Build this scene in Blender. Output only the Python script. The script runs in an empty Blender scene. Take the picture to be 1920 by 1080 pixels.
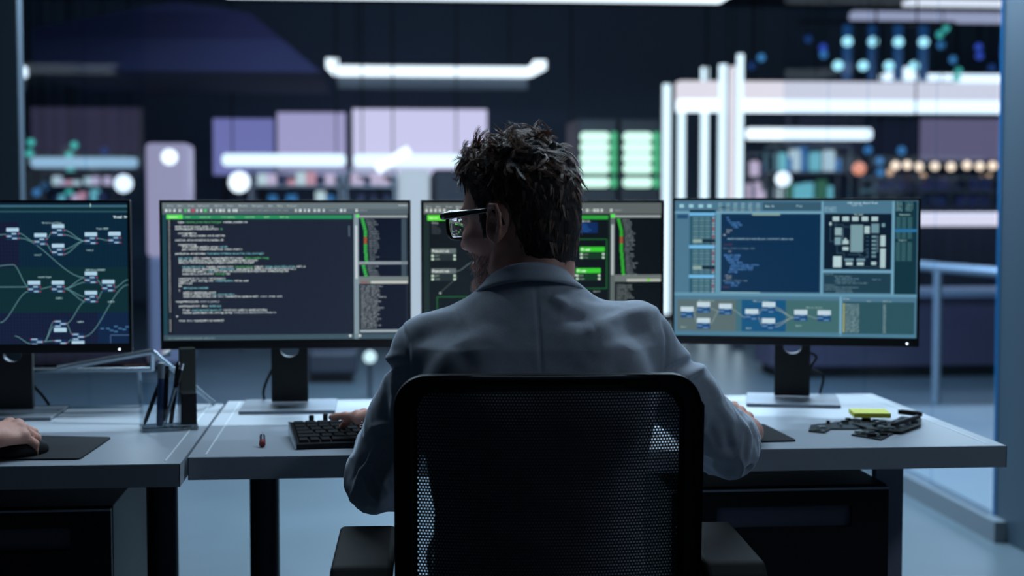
import bpy, bmesh, math, random
import numpy as np
from mathutils import Vector, Matrix
random.seed(7); rng = np.random.default_rng(11)
S = bpy.context.scene
COL = S.collection

# ------------------------------------------------------------ camera
CAM = np.array([0, 0, 1.2]); YAW = math.radians(5.16); PITCH = math.radians(3.22); FPX = 2900.0
cd = bpy.data.cameras.new('camera'); cam = bpy.data.objects.new('camera', cd); COL.objects.link(cam)
cam.location = CAM; cam.rotation_euler = (math.radians(90) - PITCH, 0, -YAW)
cd.sensor_width = 36; cd.lens = 36 * FPX / 1920; cd.clip_end = 200
cd.dof.use_dof = True; cd.dof.focus_distance = 2.55; cd.dof.aperture_fstop = 3.3
S.camera = cam
# ------------------------------------------------------------ colour management, world
S.view_settings.view_transform = 'Standard'; S.view_settings.look = 'None'
S.view_settings.gamma = 1; S.view_settings.exposure = 0; S.view_settings.use_curve_mapping = False
w = bpy.data.worlds.new('night'); S.world = w; w.use_nodes = True
bg = w.node_tree.nodes['Background']; bg.inputs[0].default_value = (.15, .25, .38, 1); bg.inputs[1].default_value = .062

def sr(c):
    """sRGB 0..255 -> linear"""
    v = [x / 255 for x in c[:3]]
    return tuple(x / 12.92 if x <= .04045 else ((x + .055) / 1.055) ** 2.4 for x in v)

def area(name, loc, size, sizey, power, color, rot=(0, 0, 0)):
    l = bpy.data.lights.new(name, 'AREA'); l.shape = 'RECTANGLE'; l.size = size; l.size_y = sizey
    l.energy = power; l.color = color
    o = bpy.data.objects.new(name, l); COL.objects.link(o); o.location = loc; o.rotation_euler = rot
    return o
# ceiling lamp lights and added fill lights (their housings are built further down)
area('overhead_rim_fill', (.45, 3.35, 2.69), 2.6, .16, 50, (.62, .83, 1.0))  # added out-of-view light for the rim on shoulders and hair
area('rear_lamp_light', (.735, 5.87, 2.59), 3.3, .14, 270, (.60, .82, 1.0))
area('hall_lamp_light', (5.6, 11.9, 2.72), 2.8, .2, 60, (.56, .74, 1.0))
area('hall_up_fill', (1.2, 9.0, 2.95), 3.0, .3, 70, (.24, .58, 1.0), (math.pi, 0, 0))  # added light aimed upwards to lift the dark ceiling and back wall
area('hall_floor_fill', (1.2, 9.0, 2.84), 3.0, .3, 240, (.46, .70, 1.0))  # added out-of-view light to brighten the distant floor
area('side_fill', (2.40, 1.6, 2.33), .3, 1.2, 9, (.62, .80, 1.0), (0, math.radians(38), 0))  # added unseen fill from behind for the right sleeve and desk edge

# ------------------------------------------------------------ materials
MATS = {}
def mat(name, color, rough=.5, metal=0.0, noise=0.0, nscale=20, bump=0.0, bscale=200, spec=.5, sheen=0.0, coat=0.0, emis=None, es=1.0, stretch=None):
    if name in MATS: return MATS[name]
    m = bpy.data.materials.new(name); m.use_nodes = True; nt = m.node_tree; b = nt.nodes['Principled BSDF']
    c = sr(color)
    b.inputs['Base Color'].default_value = (*c, 1); b.inputs['Roughness'].default_value = rough
    b.inputs['Metallic'].default_value = metal; b.inputs['Specular IOR Level'].default_value = spec
    b.inputs['Sheen Weight'].default_value = sheen; b.inputs['Coat Weight'].default_value = coat
    if emis:
        b.inputs['Emission Color'].default_value = (*sr(emis), 1); b.inputs['Emission Strength'].default_value = es
    tc = nt.nodes.new('ShaderNodeTexCoord'); mp = nt.nodes.new('ShaderNodeMapping')
    if stretch: mp.inputs['Scale'].default_value = stretch
    nt.links.new(tc.outputs['Object'], mp.inputs[0])
    if noise:
        n = nt.nodes.new('ShaderNodeTexNoise'); n.inputs['Scale'].default_value = nscale; n.inputs['Detail'].default_value = 4
        nt.links.new(mp.outputs[0], n.inputs[0])
        mx = nt.nodes.new('ShaderNodeMix'); mx.data_type = 'RGBA'
        nt.links.new(n.outputs[0], mx.inputs[0])
        mx.inputs[6].default_value = (*[x * (1 - noise) for x in c], 1); mx.inputs[7].default_value = (*[min(1, x * (1 + noise)) for x in c], 1)
        nt.links.new(mx.outputs[2], b.inputs['Base Color'])
    if bump:
        n2 = nt.nodes.new('ShaderNodeTexNoise'); n2.inputs['Scale'].default_value = bscale; n2.inputs['Detail'].default_value = 3
        nt.links.new(mp.outputs[0], n2.inputs[0])
        bp = nt.nodes.new('ShaderNodeBump'); bp.inputs['Strength'].default_value = bump; bp.inputs['Distance'].default_value = .002
        nt.links.new(n2.outputs[0], bp.inputs['Height']); nt.links.new(bp.outputs[0], b.inputs['Normal'])
    MATS[name] = m; return m

def emat(name, color, strength=1.0):
    """lamp / lit panel material"""
    if name in MATS: return MATS[name]
    m = bpy.data.materials.new(name); m.use_nodes = True; b = m.node_tree.nodes['Principled BSDF']
    b.inputs['Base Color'].default_value = (.02, .02, .02, 1); b.inputs['Roughness'].default_value = .4
    b.inputs['Emission Color'].default_value = (*sr(color), 1); b.inputs['Emission Strength'].default_value = strength
    MATS[name] = m; return m

def glassmat(name, tint=(200, 225, 235), refl=.9, rough=.02, opacity=0.0):
    if name in MATS: return MATS[name]
    m = bpy.data.materials.new(name); m.use_nodes = True; nt = m.node_tree; nt.nodes.clear()
    out = nt.nodes.new('ShaderNodeOutputMaterial'); tr = nt.nodes.new('ShaderNodeBsdfTransparent'); gl = nt.nodes.new('ShaderNodeBsdfGlossy')
    fr = nt.nodes.new('ShaderNodeFresnel'); mx = nt.nodes.new('ShaderNodeMixShader'); mul = nt.nodes.new('ShaderNodeMath'); mul.operation = 'MULTIPLY_ADD'
    mul.inputs[1].default_value = refl; mul.inputs[2].default_value = opacity; fr.inputs[0].default_value = 1.45
    tr.inputs[0].default_value = (*sr(tint), 1); gl.inputs['Roughness'].default_value = rough
    L = nt.links.new; L(fr.outputs[0], mul.inputs[0]); L(mul.outputs[0], mx.inputs[0]); L(tr.outputs[0], mx.inputs[1]); L(gl.outputs[0], mx.inputs[2]); L(mx.outputs[0], out.inputs[0])
    MATS[name] = m; return m

# ------------------------------------------------------------ builder
class MB:
    def __init__(s): s.v = []; s.f = []; s.mi = []; s.sm = []; s.mats = []
    def m(s, mt):
        if mt not in s.mats: s.mats.append(mt)
        return s.mats.index(mt)
    def add(s, vs, fs, mt=None, smooth=False):
        o = len(s.v); s.v += [tuple(map(float, v)) for v in vs]; k = s.m(mt) if mt else 0
        for f in fs: s.f.append(tuple(i + o for i in f)); s.mi.append(k); s.sm.append(smooth)
        return s
    def box(s, a, b, mt=None, bev=0.0, M=None):
        x0, y0, z0 = [min(p, q) for p, q in zip(a, b)]; x1, y1, z1 = [max(p, q) for p, q in zip(a, b)]
        if bev <= 0:
            vs = [(x0,y0,z0),(x1,y0,z0),(x1,y1,z0),(x0,y1,z0),(x0,y0,z1),(x1,y0,z1),(x1,y1,z1),(x0,y1,z1)]
            fs = [(0,3,2,1),(4,5,6,7),(0,1,5,4),(1,2,6,5),(2,3,7,6),(3,0,4,7)]
        else:
            bm = bmesh.new(); bmesh.ops.create_cube(bm, size=1)
            for v in bm.verts: v.co = Vector(((x0+x1)/2+v.co.x*(x1-x0), (y0+y1)/2+v.co.y*(y1-y0), (z0+z1)/2+v.co.z*(z1-z0)))
            bmesh.ops.bevel(bm, geom=bm.edges[:], offset=min(bev, .49*min(x1-x0,y1-y0,z1-z0)), segments=2, profile=.5, affect='EDGES')
            bm.verts.index_update(); vs = [v.co[:] for v in bm.verts]; fs = [[v.index for v in f.verts] for f in bm.faces]; bm.free()
        if M is not None: vs = [M @ Vector(v) for v in vs]
        return s.add(vs, fs, mt)
    def tube(s, pts, r, mt=None, n=12, cap=True, smooth=True):
        pts = [Vector(p) for p in pts]; rs = r if isinstance(r, (list, tuple)) else [r] * len(pts)
        vs = []; fs = []; up = None
        for i, p in enumerate(pts):
            t = (pts[min(i+1, len(pts)-1)] - pts[max(i-1, 0)]).normalized()
            if up is None:
                up = Vector((0, 0, 1)) if abs(t.z) < .9 else Vector((0, 1, 0))
            a = t.cross(up).normalized(); b = a.cross(t).normalized(); up = b
            for k in range(n):
                q = 2*math.pi*k/n; vs.append(p + (a*math.cos(q) + b*math.sin(q)) * rs[i])
        for i in range(len(pts)-1):
            for k in range(n):
                fs.append((i*n+k, i*n+(k+1)%n, (i+1)*n+(k+1)%n, (i+1)*n+k))
        s.add(vs, fs, mt, smooth)
        if cap:
            e = len(pts)-1
            s.add(vs[:n], [tuple(range(n))[::-1]], mt); s.add(vs[e*n:], [tuple(range(n))], mt)
        return s
    def cyl(s, c, r, z0, z1, mt=None, n=24, r2=None):
        return s.tube([(c[0], c[1], z0), (c[0], c[1], z1)], [r, r if r2 is None else r2], mt, n)
    def lathe(s, c, prof, mt=None, n=24, smooth=True, M=None):
        vs = []; fs = []
        for (r, z) in prof:
            for k in range(n): vs.append(Vector((c[0]+r*math.cos(2*math.pi*k/n), c[1]+r*math.sin(2*math.pi*k/n), c[2]+z)))
        for i in range(len(prof)-1):
            for k in range(n): fs.append((i*n+k, i*n+(k+1)%n, (i+1)*n+(k+1)%n, (i+1)*n+k))
        fs.append(tuple(range(n))[::-1]); fs.append(tuple(range((len(prof)-1)*n, len(prof)*n)))
        if M is not None: vs = [M @ v for v in vs]
        return s.add(vs, fs, mt, smooth)
    def prism(s, poly, axis, a, b, mt=None, M=None):
        """poly in the two other axes, extruded along axis from a to b"""
        n = len(poly)
        def pt(p, t):
            return {0: (t, p[0], p[1]), 1: (p[0], t, p[1]), 2: (p[0], p[1], t)}[axis]
        vs = [pt(p, a) for p in poly] + [pt(p, b) for p in poly]
        fs = [tuple(range(n))[::-1], tuple(range(n, 2*n))] + [(i, (i+1)%n, n+(i+1)%n, n+i) for i in range(n)]
        if M is not None: vs = [M @ Vector(v) for v in vs]
        return s.add(vs, fs, mt)
    def build(s, name, mt=None, parent=None, label=None):
        me = bpy.data.meshes.new(name); me.from_pydata(s.v, [], s.f)
        ms = s.mats or [mt]
        if mt and s.mats and mt not in s.mats: pass
        for x in ms: me.materials.append(x)
        me.polygons.foreach_set('material_index', s.mi); me.polygons.foreach_set('use_smooth', s.sm)
        bm = bmesh.new(); bm.from_mesh(me); bmesh.ops.recalc_face_normals(bm, faces=bm.faces[:]); bm.to_mesh(me); bm.free()
        me.update()
        o = bpy.data.objects.new(name, me); COL.objects.link(o)
        if parent: o.parent = parent
        if label: o['label'] = label
        return o

def thing(name, label, cat, loc=(0, 0, 0), rz=0, group=None):
    o = bpy.data.objects.new(name, None); COL.objects.link(o); o.location = loc; o.rotation_euler = (0, 0, rz)
    o.empty_display_size = .05
    return tag(o, label, cat, group)
def tag(o, label, cat, group=None, kind=None):
    o['label'] = label; o['category'] = cat
    if group: o['group'] = group
    if kind: o['kind'] = kind
    return o
def struct(o, label=None):
    o['kind'] = 'structure'
    if label: o['label'] = label
    return o
def copy_tree(o, parent=None):
    c = o.copy(); COL.objects.link(c)
    if parent: c.parent = parent; c.matrix_parent_inverse = o.matrix_parent_inverse.copy()
    for ch in [x for x in list(COL.objects) if x.parent == o]: copy_tree(ch, c)
    return c

# camera ray helper: the point at world depth Y seen at a photograph pixel, used only to read real positions off the photo
_fw = np.array([math.sin(YAW)*math.cos(PITCH), math.cos(YAW)*math.cos(PITCH), -math.sin(PITCH)])
_rt = np.array([math.cos(YAW), -math.sin(YAW), 0]); _up = np.cross(_rt, _fw)
def P(px, py, Y):
    d = _fw + _rt*(px-960)/FPX + _up*(540-py)/FPX
    return CAM + d*(Y/d[1])
def X(px, Y): return float(P(px, 377, Y)[0])
def Z(py, Y, px=960): return float(P(px, py, Y)[2])
# ================================================================= ROOM SHELL
M_floor = mat('polished_concrete', (73, 86, 93), .34, noise=.22, nscale=1.6, bump=.06, bscale=6)
M_ceil = mat('dark_ceiling', (60, 70, 88), .7, noise=.1, nscale=3)
M_wall = mat('night_wall', (92, 116, 138), .6, noise=.12, nscale=2)
M_col = mat('brushed_column', (46, 62, 74), .45, .25, noise=.08, nscale=6, stretch=(1, 1, .05))
M_black = mat('black_plastic', (10, 11, 13), .55, spec=.25, bump=.15, bscale=900)
M_blackgl = mat('black_gloss', (10, 11, 13), .18)
M_metal = mat('grey_metal', (150, 158, 168), .3, .9)
M_white = mat('white_laminate', (150, 157, 166), .40, noise=.03, nscale=9, bump=.03, bscale=60)
M_glass = glassmat('clear_glass', (244, 248, 252), .03, .01)
M_edge = mat('blue_glass_edge', (16, 76, 118), .2, spec=.8)

struct(MB().box((-9, -4, -.1), (16, 19.2, 0)).build('floor', M_floor))
struct(MB().box((-9, -4, 3.6), (16, 19.2, 3.7)).build('ceiling', M_ceil))
struct(MB().box((-9, 19, 0), (16, 19.2, 3.6)).build('wall_back', M_wall))
struct(MB().box((-9.2, -4, 0), (-9, 19.2, 3.6)).build('wall_left', M_wall))
struct(MB().box((16, -4, 0), (16.2, 19.2, 3.6)).build('wall_right', M_wall))
# raised floor beyond the right-hand glass and the kerb that carries the glass
struct(MB().box((2.24, 1.5, 0), (9, 8.2, .075)).build('trim_1', mat('raised_floor', (116, 128, 134), .4, noise=.1, nscale=2)), 'pale raised floor beyond the glass partition')
# glass partitions: left X=-1.17, right X=2.2, Y 5.3..8.16
def partition(name, x, side, ys, label):
    t = thing(name, label, 'partition', (x, 0, 0))
    k = MB().box((-.03, 5.2, 0), (.03, 8.16, .075)).build('kerb', mat('kerb_pale', (84, 94, 102), .55), t)
    for a, b in zip(ys[:-1], ys[1:]):
        MB().box((-.006, a+.004, .075), (.006, b-.004, 3.0)).build('glass_pane', M_glass, t)
    MB().box((-.025, 5.2, 3.0), (.025, 8.16, 3.06)).build('top_rail', M_metal, t)
    return t
partition('glass_partition', 2.2, 1, (5.32, 5.9, 6.75, 7.35, 8.16), 'glass partition on a low metal kerb beyond the right end of the desks, next to the column')
partition('glass_partition', -1.17, -1, (5.36, 6.5, 8.16), 'glass partition behind the monitor with the node diagram, to the left of the room')
def column(x0, x1, y0, y1, side, label):
    t = thing('steel_column', label, 'column', ((x0+x1)/2, (y0+y1)/2, 0))
    cx, cy = (x0+x1)/2, (y0+y1)/2
    MB().box((x0-cx, y0-cy, 0), (x1-cx, y1-cy, 3.6), bev=.004).build('shaft', M_col, t)
    ex = (x0-cx) if side > 0 else (x1-cx)
    MB().box((ex-.004, y1-cy-.004, .0), (ex+.012, y1-cy+.02, 3.6)).build('glass_edge_strip', M_edge, t)
    return t
column(2.215, 2.6, 4.96, 5.3, 1, 'brushed blue-grey column standing at the right end of the glass partition')
column(-1.29, -1.165, 5.28, 5.36, 1, 'narrow blue-grey column behind the monitor with the node diagram')

# ================================================================= BACKGROUND FURNITURE AND LIGHTS
W1 = emat('lamp_white', (220, 238, 250), 1.7)
W2 = emat('lamp_soft', (232, 236, 246), 1.05)
TUBE = emat('lamp_tube_cool', (205, 232, 246), 1.5)
M_house = mat('lamp_housing', (96, 108, 122), .5)
M_dark = mat('dark_cabinet', (34, 38, 50), .5)
M_lav = emat('lavender_screen', (192, 192, 226), 1.1)
M_lav2 = emat('violet_screen', (118, 124, 190), .8)
M_lav3 = emat('violet_dim_screen', (78, 78, 138), .8)

def rods(t, pts, z0, z1=3.6):
    for (x, y) in pts: MB().cyl((x, y), .006, z0, z1, n=8).build('suspension_rod', M_black, t)

def frame_lamp(label, x0, x1, y0, y1, z, wd, group=None, m=None):
    """rectangular ceiling lamp of four light bars"""
    m = m or W1
    t = thing('frame_pendant_lamp', label, 'ceiling lamp', ((x0+x1)/2, (y0+y1)/2, z)); cx, cy = (x0+x1)/2, (y0+y1)/2
    for (a, b) in (((x0, y1-wd), (x1, y1)), ((x0, y0), (x1, y0+wd)), ((x0, y0+wd), (x0+wd, y1-wd)), ((x1-wd, y0+wd), (x1, y1-wd))):
        MB().box((a[0]-cx, a[1]-cy, 0), (b[0]-cx, b[1]-cy, .03)).build('light_bar', m, t)
        MB().box((a[0]-cx-.03, a[1]-cy-.03, .03), (b[0]-cx+.03, b[1]-cy+.03, .11)).build('housing', M_house, t)
    for sx in (x0+.2-cx, x1-.2-cx):
        for sy in (y0-cy+wd/2, y1-cy-wd/2): MB().cyl((sx, sy), .006, .11, 3.6-z, n=8).build('suspension_rod', M_black, t)
    return t
frame_lamp('large rectangular ceiling lamp hanging closest, its far bar along the top of the view', -.99, 2.46, 5.8, 10.9, 2.6, .14)
def bent_lamp(x0, x1, y, z, label, grp):
    t = thing('bent_bar_lamp', label, 'ceiling lamp', ((x0+x1)/2, y, z)); h = (x1-x0)/2
    a = .1
    MB().box((-h, -.05, -.045), (h, .05, .055)).build('light_bar', W1, t)
    for s in (-1, 1):
        MB().prism([(s*h, .05), (s*h, -.05), (s*(h-.03), -.9), (s*(h+.09), -.9), (s*(h+.04), .05)], 2, -.04, .05).build('bent_end', W1, t)
    MB().box((-h, .06, -.17), (h, .1, .02)).build('housing', M_house, t)
    for s in (-1, 1): MB().cyl((s*h*.8, 0), .006, .07, 3.6-z, n=8).build('suspension_rod', M_black, t)
    return t
yb = 16.2
g = 'bent bar lamps in the far hall'
bent_lamp(X(634, yb), X(990, yb), yb, 2.54, 'glowing bar lamp with bent ends hanging above the man, middle of three in a row', g)
bent_lamp(X(-330, yb), X(48, yb), yb, 2.5, 'glowing bar lamp with bent ends partly out of view behind the narrow column', g)
bent_lamp(X(1655, yb), X(2040, yb), yb, 2.5, 'bluish bar lamp with bent ends just above the long white beam', g)

def bar(name, label, cat, px0, px1, py0, py1, Y, m, depth=.12, rods_=True, group=None, backing=True):
    """lit bar hung at depth Y, its ends and heights read off the photo"""
    x0, x1 = X(px0, Y), X(px1, Y); z0, z1 = Z(py1, Y), Z(py0, Y)
    t = thing(name, label, cat, ((x0+x1)/2, Y, z0), 0, group); h = (x1-x0)/2; H = z1-z0
    MB().box((-h, -depth/2, 0), (h, depth/2, H), bev=min(.03, H/3)).build('diffuser', m, t)
    if backing: MB().box((-h, depth/2, .01), (h, depth/2+.05, H-.01)).build('housing', M_house, t)
    if rods_:
        for s in (-1, 1): MB().cyl((s*h*.85, depth/2+.02), .006, H*.9, 3.6-z0, n=8).build('suspension_rod', M_black, t)
    return t
# long white beam and its tubes of light
WB = emat('beam_pale', (226, 224, 236), .96)
yB = 13.4
x0, x1 = X(1270, yB), X(2300, yB)
t = thing('light_beam', 'long white glowing beam running across the upper right of the hall', 'light beam', ((x0+x1)/2, yB, Z(207, yB))); h = (x1-x0)/2
MB().box((-h, -.1, 0), (h, .1, Z(184, yB)-Z(206, yB))).build('lower_diffuser', W1, t)
MB().box((-h, -.12, Z(184, yB)-Z(206, yB)), (h, .12, Z(150, yB)-Z(206, yB))).build('upper_panel', WB, t)
for s in (-.9, -.3, .3, .9): MB().cyl((s*h, 0), .01, .2, 3.6-Z(207, yB), n=8).build('suspension_rod', M_black, t)
tubs = [(1249, 156, 15.4, 15, 'furthest of the five upright light tubes beside the coding monitors'), (1277, 154, 14.7, 14, 'second upright light tube counted from the far end of the row'),
        (1320, 124, 13.8, 15, 'third and middle upright light tube of the row of five'), (1355, 118, 13.1, 18, 'fourth upright light tube of the row, thicker than the others'),
        (1386, 98, 12.3, 13, 'nearest and tallest upright light tube of the row of five')]
for (px, py, Y, wpx, lab) in tubs:
    r = wpx/2/FPX*Y; x = X(px, Y); z1 = Z(py, Y)
    t = thing('tube_light', lab + ', standing on the floor', 'light tube', (x, Y, 0), 0, 'upright light tubes in the hall')
    MB().tube([(0, 0, .06), (0, 0, z1)], r, TUBE, 16).build('light_tube', TUBE, t)
    MB().cyl((0, 0), r*1.6, 0, .06).build('foot', M_dark, t)
    MB().box((-.02, r, 0), (.02, r+.03, z1-.02)).build('mounting_rail', M_house, t)
# panels between the tubes
bar('light_panel', 'pale lavender panel between the fourth and the nearest light tube', 'light panel', 1366, 1380, 120, 430, 12.7, WB)
bar('strip_lamp', 'white strip lamp under the long beam, ending above the printed circuit layout monitor', 'strip lamp', 1398, 1632, 238, 260, 14.5, W1)
bar('strip_lamp', 'narrow white strip lamp low behind the right end of the circuit layout monitor', 'strip lamp', 1700, 1990, 399, 425, 10.5, emat('lamp_lilac', (226, 220, 236), 1.15))
bar('strip_lamp', 'white strip lamp over the counter on the far side of the first coding monitor', 'strip lamp', 418, 648, 290, 312, 14.2, TUBE)
bar('strip_lamp', 'white strip lamp behind the seated man at head height', 'strip lamp', 664, 872, 290, 312, 14.2, TUBE)
bar('strip_lamp', 'pale blue strip lamp above the monitor with the node diagram', 'strip lamp', 60, 258, 297, 316, 14.2, emat('lamp_blue', (160, 200, 228), .9))
# ceiling rafts high on the right
bar('ceiling_panel', 'wide pale lit ceiling panel above the rows of round spots', 'ceiling panel', 1590, 2100, 14, 34, 14.5, emat('raft', (178, 184, 214), .8), rods_=True)
# soft violet bulkhead on the left ceiling
M_bulk = mat('violet_bulkhead', (56, 60, 92), .9)
yq = 12.0
a0, a1 = X(250, yq), X(598, yq)
t = MB().prism([(P(60, 60, yq)[0], Z(60, yq)), (P(330, 60, yq)[0], Z(10, yq)), (P(470, 40, yq)[0], Z(30, yq)), (P(602, 140, yq)[0], Z(138, yq)), (P(60, 140, yq)[0], Z(138, yq))], 1, yq, yq+2.5).build('ceiling_bulkhead', M_bulk)
tag(t, 'dim violet sloping bulkhead under the ceiling, between the narrow column and the bar lamp', 'bulkhead')
area('violet_fill', (-.75, 11.0, 2.45), .2, .2, 3.2, (.5, .56, 1.0), (math.radians(80), 0, math.radians(-8)))  # added light without a fixture, brightens the bulkhead

# backlit window wall
yW = 16.8
def lit_wall(label, px0, px1, py0, py1, Y, m, cat='lit panel', name='backlit_panel'):
    x0, x1 = X(px0, Y), X(px1, Y); z0, z1 = Z(py1, Y), Z(py0, Y)
    t = thing(name, label, cat, ((x0+x1)/2, Y, 0)); h = (x1-x0)/2
    MB().box((-h+.006, -.02, z0+.006), (h-.006, .04, z1-.006)).build('diffuser', m, t)
    f = MB()
    f.box((-h, 0, z0), (-h+.01, .08, z1)); f.box((h-.01, 0, z0), (h, .08, z1)); f.box((-h, 0, z1-.03), (h, .08, z1)); f.box((-h, 0, z0), (h, .08, z0+.03))
    f.box((-.03-h*.6, .02, 0), (.03-h*.6, .1, z0+.02)); f.box((-.03+h*.6, .02, 0), (.03+h*.6, .1, z0+.02))
    f.build('frame', M_dark, t)
    return t
lit_wall('tall backlit panel glowing white, behind the seated man, rightmost of the three backlit wall panels', 661, 914, 205, 330, yW, M_lav)
lit_wall('backlit panel glowing pale violet, middle of the three backlit wall panels', 520, 650, 212, 330, yW, emat('violet_mid', (164, 162, 208), .9))
lit_wall('backlit panel glowing dim blue-violet, leftmost of the three backlit wall panels', 400, 516, 224, 330, yW, M_lav2)
lit_wall('dull lavender lit panel above the row of small warm lamps', 1722, 1960, 218, 300, yW-1, emat('lav_dull', (112, 106, 138), .75))
lit_wall('dim violet panel behind the pale blue strip lamp', 60, 262, 205, 290, yW, emat('dim_violet', (38, 34, 62), .7))
# counters with goods under the strip lamps
def counter(label, px0, px1, pyt, Y, m, depth=.5, shelf=None):
    x0, x1 = X(px0, Y), X(px1, Y); z1 = Z(pyt, Y)
    t = thing('counter', label, 'counter', ((x0+x1)/2, Y, 0)); h = (x1-x0)/2
    MB().box((-h, 0, .08), (h, depth, z1-.04)).build('body', m, t)
    MB().box((-h-.02, -.03, z1-.04), (h+.02, depth+.03, z1)).build('top', shelf or M_white, t)
    MB().box((-h+.05, .05, 0), (h-.05, depth-.05, .08)).build('plinth', M_black, t)
    return t
counter('dark counter beyond the right end of the desks with a violet upper front', 1450, 2120, 550, 10.2, mat('violet_front', (62, 60, 80), .5), .5, mat('rail_top', (110, 125, 145), .4))
# white upright boxes
def cabinet(name, label, px0, px1, py0, Y, m, depth=.4, cat='cabinet', tilt=0):
    x0, x1 = X(px0, Y), X(px1, Y); z1 = Z(py0, Y); h = (x1-x0)/2
    t = thing(name, label, cat, ((x0+x1)/2, Y, 0), tilt)
    MB().box((-h, 0, .05), (h, depth, z1), bev=.03).build('body', m, t)
    MB().box((-h+.03, .03, 0), (h-.03, depth-.03, .05)).build('plinth', M_black, t)
    return t
M_glow = emat('frosted_white', (168, 168, 208), .68)
t = cabinet('illuminated_kiosk', 'frosted white glowing kiosk between the node diagram monitor and the first coding monitor', 274, 352, 480, 11.0, mat('kiosk_grey', (120, 124, 150), .5))
MB().box((-39/FPX*11, .02, Z(480, 11.0)), (39/FPX*11, .38, Z(270, 11.0)), bev=.03).build('glowing_head', M_glow, t)
s = MB().lathe((0, 0, 0), [(.0, -.02), (.055, -.02), (.055, .0), (.0, .0)], n=24, M=Matrix.Translation((0.02, -.005, Z(296, 11.0))) @ Matrix.Rotation(math.pi/2, 4, 'X')).build('round_lamp', W1, t)
cabinet('illuminated_kiosk', 'pale glowing pillar in the gap between the two coding monitors', 748, 806, 318, 12.0, emat('pillar_glow', (186, 206, 224), .8))
cabinet('cabinet', 'tall dark cabinet behind the seated man, beside the pale pillar', 812, 900, 318, 12.4, mat('navy', (22, 28, 42), .5))
cabinet('cabinet', 'low dark box on the floor seen under the first coding monitor', 572, 668, 655, 10.2, M_dark)
# globe lamps
def globe(px, py, Y, rpx, m, label, z=None, grp=None, name='globe_lamp', rod=True):
    r = rpx/FPX*Y; z = Z(py, Y)
    t = thing(name, label, 'lamp', (X(px, Y), Y, z), 0, grp)
    bm = bmesh.new(); bmesh.ops.create_icosphere(bm, subdivisions=2, radius=r); b = MB()
    bm.verts.index_update(); b.add([v.co[:] for v in bm.verts], [[v.index for v in f.verts] for f in bm.faces], None, True); bm.free()
    b.build('globe', m, t)
    if rod: MB().tube([(0, 0, r*.8), (0, 0, 3.6-z)], .006, None, 6).build('cord', M_black, t)
    else: MB().tube([(0, 0, -r*.8), (0, 0, -z)], .012, None, 8).build('post', M_dark, t)
    return t
globe(449, 342, 12.6, 20, W1, 'round white globe lamp right above the first coding monitor', rod=False)
globe(232, 345, 12.6, 17, W1, 'round white globe lamp above the right corner of the node diagram monitor', rod=False)
globe(1468, 335, 12.4, 15, W1, 'round white globe lamp above the circuit layout monitor', rod=False)
globe(1610, 315, 12.6, 13, emat('warm_red', (236, 150, 120), 1.1), 'round reddish globe lamp beside the row of small warm lamps', rod=False)
globe(692, 667, 9.4, 12, emat('cool_low', (190, 225, 235), 1.3), 'pale globe lamp low near the floor, seen between the monitor stand and the man', rod=False)
t = thing('slanted_lamp', 'short slanted white lamp over the strip lamp behind the man', 'lamp', (X(737, 13.8), 13.8, Z(300, 13.8)))
MB().box((-.17, -.04, -.04), (.17, .04, .04), M=Matrix.Rotation(-.55, 4, 'Y')).build('diffuser', W1, t); MB().cyl((0, 0), .006, .03, 3.6-Z(300, 13.8), n=8).build('cord', M_black, t)
# warm lamps on the right
warm = emat('warm_white', (255, 226, 196), 1.5)
wl = [(1678, 309), (1700, 308), (1722, 311), (1752, 310), (1782, 311), (1812, 308), (1836, 310), (1860, 309)]
for i, (px, py) in enumerate(wl):
    globe(px, py, 12.2+.12*(i % 2), 8.5, warm, 'small warm white lamp in the row under the dull lavender panel', grp='small warm lamps in a row', name='small_lamp', rod=False)
for (px, py) in ((1668, 322), (1730, 330), (1838, 334), (1856, 330)):
    globe(px, py, 13.6, 7, emat('warm_dim', (236, 190, 150), .9), 'dim amber lamp just below the row of small warm lamps', grp='dim amber lamps', name='small_lamp', rod=False)

# LED racks (white-green) behind the man
LG = emat('led_white_green', (200, 244, 228), 1.35); LGr = emat('led_green', (70, 190, 130), .9); LC = emat('led_cyan', (60, 180, 200), .9)
yR = 11.6
def rack(pxc, label):
    t = thing('server_rack', label, 'server rack', (X(pxc, yR), yR, 0))
    k = yR/FPX
    MB().box((-38*k, .03, .05), (38*k, .7, Z(222, yR)), bev=.01).build('cabinet', mat('rack_black', (16, 20, 26), .5), t)
    MB().box((-34*k, .06, 0), (34*k, .66, .05)).build('plinth', M_black, t)
    for i, py in enumerate((256, 276, 296, 316, 342)):
        zc = Z(py, yR)
        MB().box((-34*k, -.03, zc-9*k), (22*k, .03, zc+9*k), bev=.034).build('white_light_module', LG, t)
        MB().box((25*k, .0, zc-9*k), (36*k, .03, zc+9*k), bev=.004).build('green_light_module', LGr, t)
    return t
rack(1121, 'server rack of white and green light modules nearer the head of the man')
rack(1201, 'server rack of white and green light modules beside the upright light tubes')
globe(1070, 304, 12.8, 14, LC, 'cyan globe lamp peeking out beside the back of the man\'s head')

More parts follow.
